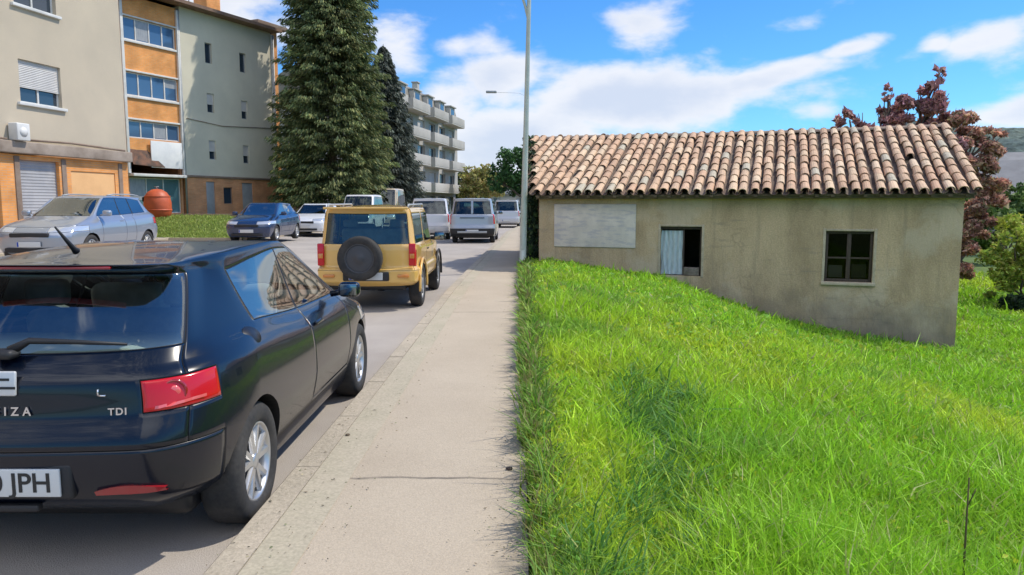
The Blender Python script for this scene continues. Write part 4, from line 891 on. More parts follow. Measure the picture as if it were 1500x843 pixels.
def base_spec():
    """hatchback, tail at y=0, nose towards +y. rows: w, (yr,zr,bow,corner), (yf,zf,bow,corner), ys[5], zs[6]"""
    return [
     dict(w=.745, r=(.16, .29, .05, .30), f=(3.93, .19, -.10, -.30), ys=(.70, 1.30, 1.75, 2.74, 3.25), zs=(.28, .22, .19, .19, .19, .19)),
     dict(w=.800, r=(.045, .37, .05, .30), f=(4.01, .33, -.12, -.33), ys=(.70, 1.30, 1.75, 2.74, 3.25), zs=(.37, .36, .35, .35, .35, .34)),
     dict(w=.832, r=(.00, .585, .07, .30), f=(4.03, .50, -.14, -.36), ys=(.70, 1.30, 1.75, 2.74, 3.25), zs=(.585, .56, .53, .53, .53, .52)),
     dict(w=.828, r=(.045, .70, .075, .30), f=(4.00, .60, -.15, -.40), ys=(.72, 1.31, 1.75, 2.74, 3.25), zs=(.70, .69, .67, .66, .64, .62)),
     dict(w=.806, r=(.06, .845, .085, .29), f=(3.86, .70, -.16, -.45), ys=(.76, 1.33, 1.76, 2.75, 3.22), zs=(.85, .83, .80, .79, .76, .73)),
     dict(w=.765, r=(.10, .905, .085, .27), f=(3.45, .83, -.14, -.35), ys=(.82, 1.36, 1.78, 2.76, 3.06), zs=(.915, .90, .87, .85, .83, .82)),
     dict(w=.700, r=(.15, .955, .08, .22), f=(3.05, .915, -.12, -.20), ys=(1.02, 1.42, 1.80, 2.72, 2.86), zs=(.975, .965, .94, .92, .905, .91)),
     dict(w=.560, r=(.50, 1.255, .07, .16), f=(2.33, 1.275, -.08, -.10), ys=(1.12, 1.45, 1.80, 2.06, 2.16), zs=(1.255, 1.205, 1.262, 1.295, 1.285, 1.28)),
     dict(w=.535, r=(.37, 1.305, .07, .16), f=(2.22, 1.315, -.08, -.12), ys=(1.10, 1.45, 1.78, 1.98, 2.04), zs=(1.30, 1.315, 1.33, 1.34, 1.335, 1.325)),
    ]
def control(spec, crown=.035, zroof=None, fxr=FX, fxg=(0, .42, .72, .90)):
    NL = len(spec)+2; C = np.zeros((NI, NL, 3))
    for l, s in enumerate(spec):
        w = s['w']; yr, zr, br, cr = s['r']; yf, zf, bf, cf = s['f']; fx = fxg if l >= 6 else fxr
        ff = s.get('fxf', fx)
        for i in range(4):
            C[i, l] = (w*fx[i], yr+br*(fx[i]/.93)**2+(cr*s.get('k3', .22) if i == 3 else 0), zr+(s['zs'][0]-zr)*(fx[i])**2)
            C[13-i, l] = (w*ff[i], yf+bf*(ff[i]/.93)**2+(cf*.22 if i == 3 else 0), zf+(s['zs'][5]-zf)*(ff[i])**2)
        C[4, l] = (w*s.get('rw', .985), yr+br+cr, s['zs'][0])
        ws = s.get('ws', (1, 1, 1, .995, .975))
        for k in range(5): C[5+k, l] = (w*ws[k], s['ys'][k], s['zs'][k+1])
        C[9, l, 0] = w*ws[4]
    e = NL-3; yr, yf = C[0, e, 1], C[13, e, 1]
    if zroof is None:
        zroof = lambda y: np.interp(y, [yr, yr+.5, (yr+yf)/2, yf-.35, yf], [spec[-1]['r'][1], spec[-1]['r'][1]+.033, spec[-1]['r'][1]+.055, spec[-1]['f'][1]+.03, spec[-1]['f'][1]])
    for i in range(NI):
        y8 = C[i, e, 1]; ys = np.clip(y8, yr+.25, yf-.25); z8 = C[i, e, 2]
        y9 = y8+(ys-y8)*.5
        C[i, e+1] = (C[i, e, 0]*.55, y9, lerp(z8, zroof(y9), .72)); C[i, e+2] = (0, ys, zroof(ys))
        if i in (0, 13): C[i, e+1, 2] = zroof(y9); 
    return C
def samples(C, axis, step):
    """parameter values with a fine cell each side of every control line"""
    d = np.linalg.norm(np.diff(C, axis=axis), axis=-1); Ls = d.max(axis=1-axis) if axis == 0 else d.max(axis=0)
    L_ = np.array([np.percentile(d.take(k, axis), 70) for k in range(d.shape[axis])]); t = []; cell = []
    for k, l in enumerate(L_):
        l = max(l, .02); n = max(2, int(round(l/step))); e = min(.0035/l, .12); g = min(.022/l, .25)
        u = sorted(set([0, e, g] + list(np.linspace(g, 1-g, n+1)[1:-1]) + [1-g, 1-e]))
        t += [k+v for v in u]
    t.append(len(L_)); return np.array(t)
def car_body(root, spec, regions, mats, arches, step=.06, ctrl_kw={}, groove=.006, well=.28):
    """regions: list (name, material key, test(i, l, side), per_side, label); arches: list (yc, zc, r)"""
    C = control(spec, **ctrl_kw); NL = C.shape[1]
    mir = np.array([-1, 1, 1.])
    E = np.concatenate([C[2:0:-1]*mir, C, C[-2:-4:-1]*mir]); ti = np.arange(-2, NI+2, dtype=float)
    tu = samples(C, 0, step); tv = samples(C, 1, step)
    Q = pchip(ti, E, tu); Q = np.moveaxis(Q, 1, 0)                 # (NL, nu, 3)
    E2 = np.concatenate([Q, Q[-2:-4:-1]*mir]); Q = pchip(np.arange(0, NL+2, dtype=float), E2, tv)   # (nv, nu, 3)
    Q[:, tu == 0, 0] = 0; Q[:, tu == NI-1, 0] = 0; Q[-1, :, 0] = 0
    nv, nu = Q.shape[:2]
    # normals
    du = np.gradient(Q, axis=1); dv = np.gradient(Q, axis=0); Nn = np.cross(du, dv); Nn /= np.linalg.norm(Nn, axis=-1, keepdims=True)+1e-9
    ci = np.clip(np.floor((tu[:-1]+tu[1:])/2).astype(int), 0, NI-2); cl = np.floor((tv[:-1]+tv[1:])/2).astype(int)
    for side in (1, -1):
        pass
    reg = {}
    key = {1: np.full((nv-1, nu-1), -1), -1: np.full((nv-1, nu-1), -1)}
    for side in (1, -1):
        for a in range(nv-1):
            for b in range(nu-1):
                for ri, r_ in enumerate(regions):
                    if r_[2](ci[b], cl[a], side): key[side][a, b] = ri*2+(1 if (r_[3] and side < 0) else 0); break
    out = {}
    for side in (1, -1):
        K = key[side]
        # groove: vertices where regions meet
        Kp = np.pad(K, 1, mode='edge'); g = np.zeros((nv, nu), bool)
        for (p, q) in ((Kp[:-1, :-1], Kp[1:, :-1]), (Kp[:-1, :-1], Kp[:-1, 1:]), (Kp[1:, 1:], Kp[1:, :-1]), (Kp[1:, 1:], Kp[:-1, 1:])): g |= (p != q)
        P = Q.copy(); P[g] -= Nn[g]*groove
        if side < 0: P = P*mir
        for a in range(nv-1):
            for b in range(nu-1):
                k = K[a, b]
                fr = ((a > 0 and K[a-1, b] != k) or (a < nv-2 and K[a+1, b] != k) or (b > 0 and K[a, b-1] != k) or (b < nu-2 and K[a, b+1] != k) or
                      (a > 1 and K[a-2, b] != k) or (a < nv-3 and K[a+2, b] != k) or (b > 1 and K[a, b-2] != k) or (b < nu-3 and K[a, b+2] != k))
                fr1 = ((a > 0 and K[a-1, b] != k) or (a < nv-2 and K[a+1, b] != k) or (b > 0 and K[a, b-1] != k) or (b < nu-2 and K[a, b+1] != k))
                ids = [(a, b), (a, b+1), (a+1, b+1), (a+1, b)]
                if side < 0: ids = ids[::-1]
                vs = [tuple(P[x]) for x in ids]; kk = [(side if x[1] not in (0, nu-1) and x[0] != nv-1 else 0, x) for x in ids]
                dst = out.setdefault(k, ([], {}, [], []))
                # clip against the arches
                poly = list(zip(kk, vs)); cut = None
                if cl[a] <= 5 and 3 <= ci[b] <= 11:
                    for (yc, zc, rr_) in arches:
                        fv = [math.hypot(v[1][1]-yc, v[1][2]-zc)-rr_ for v in poly]
                        if all(f >= 0 for f in fv): continue
                        if all(f < 0 for f in fv): poly = []; break
                        new = []; cp = []
                        for q in range(len(poly)):
                            A_1, B_1 = poly[q], poly[(q+1) % len(poly)]; fa, fb = fv[q], fv[(q+1) % len(poly)]
                            if fa >= 0: new.append(A_1)
                            if (fa >= 0) != (fb >= 0):
                                t = fa/(fa-fb); v = tuple(np.array(A_1[1])*(1-t)+np.array(B_1[1])*t); kq = ('x',)+tuple(sorted((A_1[0], B_1[0]), key=str)); new.append((kq, v)); cp.append(v)
                        poly = new
                        if len(cp) == 2: out.setdefault('well', []).append((cp[0], cp[1], side))
                if len(poly) < 3: continue
                f = []
                for kq, v in poly:
                    if kq not in dst[1]: dst[1][kq] = len(dst[0]); dst[0].append(v)
                    if dst[1][kq] not in f: f.append(dst[1][kq])
                if len(f) >= 3: dst[2].append(f); dst[3].append(1 if (fr and regions[k//2][5]) or fr1 else 0)
    objs = {}
    main = None
    for k, dat in sorted(((k, v) for k, v in out.items() if k != 'well'), key=lambda t: -t[0]):
        r_ = regions[k//2]; mb = MB(); mb.v = dat[0]; mb.f = [tuple(f) for f in dat[2]]; mb.m = dat[3]; mb.sm = [True]*len(mb.f)
        o = mb.build(r_[0], [mats[r_[1]], M_trim], root)
        if r_[4]: o['label'] = r_[4]
        objs.setdefault(r_[0], []).append(o)
    # inner fender liners from the arch edges, sills
    for (yc, zc, ar) in arches:
        for sd in (1, -1):
            mb = MB()
            for (p, q, side) in out.get('well', []):
                if side != sd or abs(p[1]-yc) > ar*1.1: continue
                s = -side*well; mb.add([p, q, (q[0]+s, q[1], q[2]), (p[0]+s, p[1], p[2])], [(0, 1, 2, 3)], 0, True)
            if mb.f: mb.build('wheel_arch_liner', M_trim, root)
    return objs, C, Q, tu, tv
def seat_bm(mb, x, y, z, w=.46, hgt=.60, lean=.16, head=True, d=.48):
    mb.rbox(x-w/2, x+w/2, y-.05, y+d, z, z+.15, .05)
    T = Matrix.Translation((x, y, z+.10)) @ Matrix.Rotation(lean, 4, 'X')
    mb.rbox(-w/2, w/2, -.07, .07, 0, hgt, .055, mat=T)
    if head: mb.rbox(-.12, .12, -.05, .05, hgt+.03, hgt+.2, .04, mat=T)
def cabin(root, width, yr, yf, zfl, zbelt, seats_y=(1.75, 2.0), rear_y=.95, hs=1.0):
    mb = MB(); mb.box(-width, width, yr, yf, zfl, zfl+.04); mb.rbox(-width, width, yf-.35, yf+.02, zbelt-.22, zbelt-.03, .05)
    mb.build('cabin_floor', M_int, root)
    for x in (-.34, .34):
        mb = MB(); seat_bm(mb, x, seats_y[0], zfl+.16, .46, .56*hs); mb.build('seat', M_seat, root)
    mb = MB(); seat_bm(mb, 0, rear_y, zfl+.16, width*1.7, .50*hs, head=False)
    for x in (-.36, .36): mb.rbox(x-.11, x+.11, rear_y-.16, rear_y-.07, zfl+.16+.62*hs, zfl+.16+.76*hs, .035)
    mb.build('rear_bench', M_seat, root)
    mb = MB(); c = Vector((-.34, seats_y[0]+.62, zbelt-.06)); pts = [c+Vector((math.cos(a)*.18, -math.sin(a)*.07, math.sin(a)*.165)) for a in np.linspace(0, 2*math.pi, 21)]; mb.tube(pts, .014, 6, cap=False); mb.tube([c-Vector((.17, 0, 0)), c+Vector((.17, 0, 0))], .016, 6); mb.build('steering_wheel', M_trim, root)
def underbody(root, w, y0, y1, z0, z1):
    mb = MB(); mb.rbox(-w, w, y0, y1, z0, z1, .04); mb.build('underbody', M_trim, root)
def text_mesh(name, txt, size, m, parent, loc, rot, ext=.002, bold=0, space=1.0):
    cu = bpy.data.curves.new(name, 'FONT'); cu.body = txt; cu.size = size; cu.extrude = ext; cu.align_x = 'CENTER'; cu.align_y = 'CENTER'; cu.offset = bold; cu.space_character = space
    t = bpy.data.objects.new(name, cu); COL.objects.link(t); bpy.context.view_layer.update()
    me = bpy.data.meshes.new_from_object(t.evaluated_get(bpy.context.evaluated_depsgraph_get())); COL.objects.unlink(t); bpy.data.objects.remove(t)
    me.materials.clear(); me.materials.append(m); o = bpy.data.objects.new(name, me); COL.objects.link(o); o.parent = parent; o.location = loc; o.rotation_euler = rot; return o
def plate(root, y, z, txt='', tilt=0, face=-1, w=.52, h=.115, x=0):
    """face -1: at the tail (facing -y); +1 at the nose"""
    mb = MB(); mb.rbox(-w/2, w/2, -.006, .006, -h/2, h/2, .004); p = mb.build('number_plate', M_plate, root, (x, y, z)); p.rotation_euler = (tilt, 0, 0 if face < 0 else math.pi)
    mb = MB(); mb.box(-w/2+.008, -w/2+.045, -.0075, -.006, -h/2+.006, h/2-.006); mb.build('country_band', mat('plate_blue', (.02, .06, .35), .5) if 'plate_blue' not in bpy.data.materials else bpy.data.materials['plate_blue'], p)
    if txt: text_mesh('plate_characters', txt, h*.98, M_plchar, p, (.02, -.0075, -.002), (R(90), 0, 0), .001, .0012, .98)
    return p
def mirror(root, x, y, z, side, m, s=1, face=-1):
    mb = MB(); mb.rbox(min(x, x+side*.20*s), max(x, x+side*.20*s), y-.06*s, y+.06*s, z, z+.14*s, .045*s); mb.tube([(x-side*.06, y+.01, z+.02), (x+side*.04, y, z+.04)], .025, 6)
    o = mb.build('door_mirror', m, root); MB().rbox(min(x+side*.02, x+side*.18*s), max(x+side*.02, x+side*.18*s), y-.066*s, y-.058*s, z+.015, z+.125*s, .003).build('mirror_glass', M_dmir, o); return o
def standard_regions(front='door', five=False, tl=None, hl=None):
    tl = tl or (lambda i, l: i in (2, 3) and l == 3); hl = hl or (lambda i, l: i in (9, 10, 11) and l == 3)
    reg = [
     ('rear_window', 'glass', lambda i, l, s: i <= 2 and l == 6, False, None, 1),
     ('windscreen', 'glass', lambda i, l, s: i >= 10 and l == 6, False, None, 1),
     ('side_window', 'glass', lambda i, l, s: i in (5, 6) and l == 6 if not five else i == 6 and l == 6, True, None, 1),
     ('side_window', 'glass', lambda i, l, s: i == 7 and l == 6, True, None, 1)]
    if five: reg.append(('side_window', 'glass', lambda i, l, s: i == 5 and l == 6, True, None, 1))
    reg += [('tail_light', 'tail', lambda i, l, s: tl(i, l), True, None, 0),
     ('headlight', 'head', lambda i, l, s: hl(i, l), True, None, 0),
     ('door', 'paint', lambda i, l, s: i == 7 and 1 <= l <= 5, True, None, 0)]
    if five: reg.append(('door', 'paint', lambda i, l, s: i == 6 and 1 <= l <= 5, True, None, 0))
    reg += [('tailgate', 'paint', lambda i, l, s: i <= 2 and 2 <= l <= 5, False, None, 0),
     ('bonnet', 'paint', lambda i, l, s: i >= 10 and l in (4, 5), False, None, 0),
     ('bumper', 'bump', lambda i, l, s: i <= 3 and l <= 1, False, None, 0),
     ('front_bumper', 'bump', lambda i, l, s: i >= 9 and l <= 2, False, None, 0),
     ('body', 'paint', lambda i, l, s: True, False, None, 0)]
    return reg
def lamps_tail_extra(): pass

# ---- hero: dark blue three door hatchback nearest the camera
def hero():
    root = empty('parked_car', (-2.10, 2.83, 0), R(.6), 'dark blue black three door hatchback in the near left foreground', 'car', 'vehicles parked along the street')
    P_ = paint('dark_blue_paint', (.002, .005, .013), .0, .24, .35)
    P_.node_tree.nodes['Principled BSDF'].inputs['Coat Weight'].default_value = .42
    mats = dict(paint=P_, bump=P_, glass=G_hero, tail=M_red, head=M_clear)
    hs_ = base_spec()
    for l, (rw, cr) in {0: (.955, .30), 1: (.955, .28), 2: (.955, .27), 3: (.95, .22), 4: (.945, .21), 5: (.945, .24), 6: (.95, .28), 7: (.93, .24), 8: (.93, .24)}.items(): hs_[l]['rw'] = rw; hs_[l]['k3'] = .34; hs_[l]['r'] = hs_[l]['r'][:3]+(cr,)
    hs_[7]['ys'] = (1.02, 1.42, 1.80, 2.06, 2.16); hs_[7]['zs'] = (1.25, 1.232, 1.268, 1.295, 1.285, 1.28); hs_[3]['r'] = (.045, .715, .075, .22); hs_[3]['zs'] = (.735, .70, .67, .66, .64, .62); hs_[4]['zs'] = (.865, .84, .80, .79, .76, .73)
    objs, C, Q, tu, tv = car_body(root, hs_, standard_regions(), mats, [(.72, .295, .335), (3.18, .295, .335)], step=.05, ctrl_kw=dict(fxr=(0, .42, .68, .86), fxg=(0, .42, .72, .92)))
    
    for (y) in (.72, 3.18):
        for s in (1, -1): wheel(root, s*.715, y, .298, s, M_alloy, 'fine', .2)
    underbody(root, .62, .35, 3.9, .17, .32); cabin(root, .58, .30, 3.0, .28, .93, (1.85, 0), 1.1, .98)
    MB().rbox(-.60, .60, .27, .92, .90, .915, .006).build('parcel_shelf', mat('pale_parcel_shelf', (.50, .54, .50), .9), root)
    # arch lips are part of the body; tailgate furniture
    mb = MB(); mb.rbox(-.30, .30, .385, .41, 1.285, 1.299, .005); mb.build('brake_light', M_redd, root)
    wi = MB(); wi.tube([(.02, .115, .975), (.08, .15, 1.012), (.26, .16, 1.005), (.46, .19, .99)], [.022, .014, .010, .006], 8); wi.rbox(-.05, .05, .07, .15, .945, .985, .02); wi.build('rear_wiper', M_black, root)
    def tailpt(x, z):
        """surface depth of the tail at (x,z)"""
        D = (np.abs(Q[:, :, 0]-abs(x))/.02)**2+((Q[:, :, 2]-z)/.01)**2+(Q[:, :, 1]/1.5)**2; a, b = np.unravel_index(np.argmin(np.where(Q[:, :, 1] < .8, D, 1e9)), D.shape); return Q[a, b, 1]
    # emblem: chrome block with a slanted S of two bars
    ye = tailpt(0, .86); em = MB(); em.rbox(-.058, .058, -.010, .004, -.05, .05, .008)
    eo = em.build('emblem', mat('satin_emblem', (.62, .62, .62), .35, metal=.25), root, (.02, ye-.006, .855)); eo.rotation_euler = (R(-6), 0, 0)
    sb = MB(); sb.box(-.058, .034, -.0125, -.0095, .012, .022); sb.box(-.034, .058, -.0125, -.0095, -.022, -.012); sb.build('emblem_cut', M_trim, eo)
    text_mesh('badge_letters', 'IBIZA', .048, M_chrome, root, (.045, tailpt(0, .745)-.004, .742), (R(86), 0, 0), .003, .001, 1.7)
    text_mesh('badge_letters', 'TDI', .040, M_chrome, root, (.47, tailpt(.47, .735)-.004, .735), (R(86), 0, R(9)), .003, .001, 1.2)
    mb = MB(); mb.tube([(-.03, 0, 0), (.002, -.001, 0)], .004, 6); mb.tube([(-.03, 0, 0), (-.028, 0, .026)], .004, 6); b = mb.build('badge_letters', M_chrome, root, (.42, tailpt(.42, .815)-.002, .80))
    yp = tailpt(0, .45); rc = MB(); rc.rbox(-.30, .30, yp-.004, yp+.05, .385, .535, .015); rc.build('plate_recess', M_black, root)
    plate(root, yp-.012, .462, '4630 JPH')
    # low red fog reflectors and black lower bumper insert
    for s in (1, -1):
        mb = MB(); pts = []
        for k in range(9):
            x = lerp(.38, .64, k/8)*s; z = .405+.012*math.sin(k/8*3.14); pts.append((x, z))
        vs = []
        for (x, z) in pts:
            hh = .016*math.sin(math.pi*(0.12+.8*abs((abs(x)-.38)/.26)))+.004
            for dz in (-hh, hh): vs.append((x, tailpt(x, z+dz)-.014, z+dz))
            for dz in (hh, -hh): vs.append((x, tailpt(x, z+dz)+.01, z+dz))
        mb.add(vs, [(4*i+j, 4*i+(j+1) % 4, 4*i+4+(j+1) % 4, 4*i+4+j) for i in range(8) for j in range(4)]); mb.build('reflector', M_redd, root)
    # fuel flap in the right rear wing; its black and stretch imitate a reflection
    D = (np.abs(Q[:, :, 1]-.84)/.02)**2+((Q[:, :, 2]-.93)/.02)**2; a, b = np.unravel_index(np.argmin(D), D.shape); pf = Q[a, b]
    mb = MB(); mb.lathe([(0, .003), (.062, .002), (.068, -.004)], 'x', (0, 0, 0), 28); ff = mb.build('fuel_flap', mat('flap_reflection_black', (.01, .01, .012), .35), root, (pf[0]+.001, pf[1], pf[2])); ff.rotation_euler = (0, R(-38), R(-8)); ff.scale = (1, 1.15, .8)
    # lamp detail: round inner reflector
    for s in (1, -1):
        x = s*.66; mb = MB(); y = tailpt(.66, .795)+.004
        mb.lathe([(0, -.006), (.020, -.006), (.028, -.002), (.030, .008)], 'y', (0, 0, 0), 24); o = mb.build('lamp_reflector', mat('pink_lens', (.75, .12, .12), .15, coat=1) if s == 1 else bpy.data.materials['pink_lens'], root, (x, y, .795)); o.rotation_euler = (0, 0, R(30)*s)
        r2 = MB(); r2.lathe([(.040, .004), (.044, -.004), (.050, -.004), (.054, .004)], 'y', (0, 0, 0), 24); o2 = r2.build('lamp_ring', M_redd, root, (x, y+.002, .795)); o2.rotation_euler = (0, 0, R(30)*s)
        r3 = MB(); vs = []
        for k in range(9):
            xx = lerp(.60, .76, k/8)
            for dz in (-.006, .006): vs.append((s*xx, tailpt(xx, .742+dz)-.004, .742+.02*(k/8)+dz))
        r3.add(vs, [(2*i, 2*i+1, 2*i+3, 2*i+2) for i in range(8)]); r3.build('reverse_strip', bpy.data.materials['pink_lens'], root)
    for s in (1, -1):
        mirror(root, s*.80, 2.52, .90, s, P_, .78)
        mb = MB(); mb.rbox(s*.806-.012, s*.806+.012, 1.84, 2.02, .80, .826, .011); mb.build('door_handle', P_, root)
    # black waist moulding under the side glass and sill strip
    mb = MB(); mb.tube([(.02, .62, 1.352), (.02, .60, 1.365), (.02, .47, 1.47)], [.018, .012, .004], 8); mb.build('antenna', M_black, root)
    mb = MB(); mb.rbox(-.15, .15, .02, .06, .33, .36, .01); mb.build('exhaust_valance', M_black, root)
    return root
hero()

# ---- other cars -------------------------------------------------------------
def variant(sy=1., sz=1., sw=1., lift=0., edits=None):
    sp = base_spec()
    for l, s in enumerate(sp):
        f = lambda z: lift+z*sz
        s['w'] *= sw; s['r'] = (s['r'][0]*sy, f(s['r'][1]), s['r'][2], s['r'][3]); s['f'] = (s['f'][0]*sy, f(s['f'][1]), s['f'][2], s['f'][3])
        s['ys'] = tuple(y*sy for y in s['ys']); s['zs'] = tuple(f(z) for z in s['zs'])
        if edits and l in edits: s.update(edits[l])
    return sp
def simple_car(loc, rz, sp, P_, label, wb, r, tw=.72, five=True, bump=None, rim=M_alloy, gl=None, reg=None, zs=1., seats=(1.9, 2.1), rear=1.1, plate_z=.5, nm='parked_car', cat='car', Lc=4.0, rails=False, group=None, facing=1, mir=True, style='spoke'):
    root = empty(nm, loc, rz, label, cat, 'vehicles parked along the street')
    mats = dict(paint=P_, bump=bump or P_, glass=gl or G_far, tail=M_red, head=M_clear)
    objs, C, Q, tu, tv = car_body(root, sp, reg or standard_regions(five=five), mats, [(wb[0], r, r*1.13), (wb[1], r, r*1.13)], step=.14)
    for y in wb:
        for s in (1, -1): wheel(root, s*tw, y, r, s, rim, style)
    underbody(root, tw-.1, .35, Lc-.15, .17*zs, .36*zs); cabin(root, tw-.12, .3, sp[6]['f'][0], .3*zs, sp[6]['f'][1], seats, rear, zs)
    for s in (1, -1):
        if mir: mirror(root, s*(sp[5]['w']+.03), sp[6]['ys'][3]-.1, sp[6]['zs'][3]-.02, s, P_)
        mb = MB(); mb.rbox(s*(sp[4]['w']+.0)-.012, s*(sp[4]['w']+.0)+.012, sp[4]['ys'][2]+.06, sp[4]['ys'][2]+.24, sp[4]['zs'][2]-.02, sp[4]['zs'][2]+.008, .01); mb.build('door_handle', P_, root)
        if rails: mb = MB(); e = sp[-1]; mb.tube([(s*e['w']*.96, y, e['zs'][2]+.045+(-.03 if k in (0, 5) else 0)) for k, y in enumerate(np.linspace(e['r'][0]+.25, e['f'][0]-.3, 6))], .018, 6); mb.build('roof_rail', M_galv, root)
    plate(root, sp[2]['r'][0]-.012, sp[1]['r'][1]+.1, '', 0, -1)
    plate(root, sp[2]['f'][0]+.010, sp[1]['f'][1]+.06, '', 0, 1)
    mb = MB(); mb.rbox(-.42, .42, sp[2]['f'][0]-.08, sp[2]['f'][0]+.004, sp[2]['f'][1]+.02, sp[2]['f'][1]+.11, .02); mb.rbox(-.55, .55, sp[1]['f'][0]-.1, sp[1]['f'][0]+.006, sp[0]['f'][1]+.04, sp[1]['f'][1]-.02, .02); mb.build('grille', M_black, root)
    return root, objs, Q
# silver blue estate car at the left edge, nose towards the camera
sp = variant(1.08, 1.14, 1.07, .03, {})
sp[7].update(r=(.42, 1.47, .06, .16), ys=(.70, 1.32, 1.9, 2.36, 2.44), zs=(1.46, 1.44, 1.49, 1.50, 1.49, 1.48)); sp[6].update(ys=(.66, 1.30, 1.92, 2.98, 3.08)); sp[8].update(r=(.32, 1.52, .06, .16), zs=(1.51, 1.53, 1.54, 1.55, 1.54, 1.52))
P_silver = paint('silver_blue_paint', (.36, .39, .44), .5, .3)
simple_car((-10.75, 20.3, .24), R(181), sp, P_silver, 'silver blue estate car parked nose towards the camera before the beige block', (.78, 3.42), .325, .77, True, Lc=4.35, rails=True, zs=1.12, seats=(2.1, 0), rear=1.2, gl=glass('blue_reflecting_pane', (.16, .24, .34), .22))
# dark blue hatchback facing the camera
sp = variant(1.0, 1.06, 1.03)
simple_car((-9.72, 30.2, .22), R(180), sp, paint('navy_paint', (.012, .03, .085), .1, .25), 'dark navy hatchback parked facing the camera beside the small lawn', (.72, 3.18), .30, .73, True, gl=glass('sky_pane', (.12, .2, .32), .25), zs=1.05)
# white car behind it
sp = variant(1.02, 1.06, 1.03)
simple_car((-9.45, 36.4, .2), R(180), sp, paint('white_paint_car', (.72, .74, .76), 0, .3), 'white hatchback parked just behind the dark navy one', (.72, 3.22), .30, .73, True, zs=1.05)
# ---- vans: boxier template
def van_spec(Lv=4.4, wv=.9, hv=1.8, nose=1.0, belt=1.05, lean=.12):
    Ls = Lv; f1 = Ls-nose
    rows = []
    def row(w, yr, zr, cr, yf, zf, cf, ys, zs): rows.append(dict(w=w, r=(yr, zr, .03, cr), f=(yf, zf, -.09, cf), ys=ys, zs=zs))
    y0 = (.75, Ls*.40, Ls*.44, Ls*.70, Ls*.84)
    row(wv*.93, .12, .30, .14, Ls-.10, .22, -.25, y0, (.3, .24, .22, .22, .22, .22))
    row(wv*.98, .03, .40, .14, Ls-.01, .36, -.28, y0, (.4,)*6)
    row(wv, .0, .60, .14, Ls, .56, -.30, y0, (.6, .6, .58, .58, .57, .56))
    row(wv, .04, .78, .14, Ls-.03, .70, -.32, y0, (.78, .78, .76, .74, .72, .70))
    row(wv*.985, .05, belt-.10, .13, Ls-.22, .86, -.36, y0, (belt-.08, belt-.08, .95, .93, .9, .88))
    row(wv*.97, .06, belt-.04, .13, Ls-.62, .98, -.30, (.5, Ls*.38, Ls*.44, Ls*.70, Ls*.80), (belt-.03, belt-.02, 1.0, .98, .96, .95))
    row(wv*.94, .07, belt, .12, f1-.0, 1.06, -.16, (.40, Ls*.38, Ls*.44, Ls*.695, Ls*.735), (belt, belt, belt, belt-.01, belt-.02, 1.03))
    row(wv*.84, .07+lean, hv-.16, .11, f1-.66, hv-.13, -.1, (.46, Ls*.38, Ls*.44, Ls*.565, Ls*.60), (hv-.17, hv-.17, hv-.15, hv-.15, hv-.16, hv-.15))
    row(wv*.79, .06+lean, hv-.055, .11, f1-.76, hv-.07, -.1, (.46, Ls*.38, Ls*.44, Ls*.54, Ls*.57), (hv-.06, hv-.05, hv-.04, hv-.04, hv-.05, hv-.06))
    return rows
tlv = lambda i, l: i == 3 and l in (3, 4, 5)
def van_regions(): return standard_regions(five=True, tl=tlv)
def add_rear_split(root, zt, zb, m):
    MB().rbox(-.035, .035, .045, .12, zb, zt, .01).build('door_seam_post', m, root)
# grey van ahead of the yellow car
P_vg = paint('silver_grey_paint', (.40, .42, .46), .4, .35)
sp = van_spec(4.4, .93, 1.86, 1.0, 1.18)
root, objs, Q = simple_car((-1.95, 30.0, 0), R(-1), sp, P_vg, 'silver grey van with twin rear windows parked against the kerb', (.85, 3.45), .31, .78, True, bump=M_black, reg=van_regions(), Lc=4.4, zs=1.2, seats=(2.5, 0), rear=1.5, nm='parked_van', cat='van', rim=M_steel, style='cap')
MB().rbox(-.045, .045, .075, .13, .64, 1.72, .012).build('rear_door_post', P_vg, root)
MB().rbox(-.50, .50, .015, .05, 1.02, 1.05, .008).build('badge_strip', M_black, root)
MB().rbox(-.60, .60, -.03, .03, .42, .50, .01).build('bumper_strip', M_galv, root)
# white people carrier on its left, tail towards the camera
sp = van_spec(4.3, .90, 1.88, 1.0, 1.15, .2)
root, objs, Q = simple_car((-4.05, 33.0, 0), R(2), sp, paint('white_van_paint', (.74, .72, .72), 0, .35), 'white people carrier with red tail lamps left of the silver grey van', (.85, 3.4), .32, .78, True, reg=van_regions(), Lc=4.3, zs=1.2, seats=(2.5, 0), rear=1.5, nm='parked_van', cat='van')
# white van behind the white hatchback; beige high van; pale van near the far end
sp = van_spec(4.6, .92, 2.0, 1.0, 1.15)
simple_car((-8.75, 43.2, .15), R(180), sp, bpy.data.materials['white_van_paint'], 'white van parked behind the white hatchback, mostly hidden by the yellow car', (.85, 3.5), .32, .78, True, reg=van_regions(), Lc=4.6, zs=1.2, seats=(2.5, 0), rear=1.5, nm='parked_van', cat='van')
sp = van_spec(4.9, .92, 2.50, .7, 1.3)
simple_car((-8.45, 49.5, .12), R(180), sp, paint('beige_van_paint', (.55, .44, .30), 0, .5), 'tall beige van whose roof shows above the yellow car', (.95, 3.8), .34, .78, True, reg=van_regions(), Lc=4.9, zs=1.5, seats=(2.6, 0), rear=1.5, nm='parked_van', cat='van')
sp = van_spec(4.4, .90, 1.92, 1.0, 1.15)
simple_car((-.95, 50, 0), R(-4), sp, paint('pale_van_paint', (.60, .60, .62), .1, .35), 'pale van parked farthest down the street just left of the lamp post', (.85, 3.45), .32, .78, True, reg=van_regions(), Lc=4.4, zs=1.2, seats=(2.5, 0), rear=1.5, nm='parked_van', cat='van')

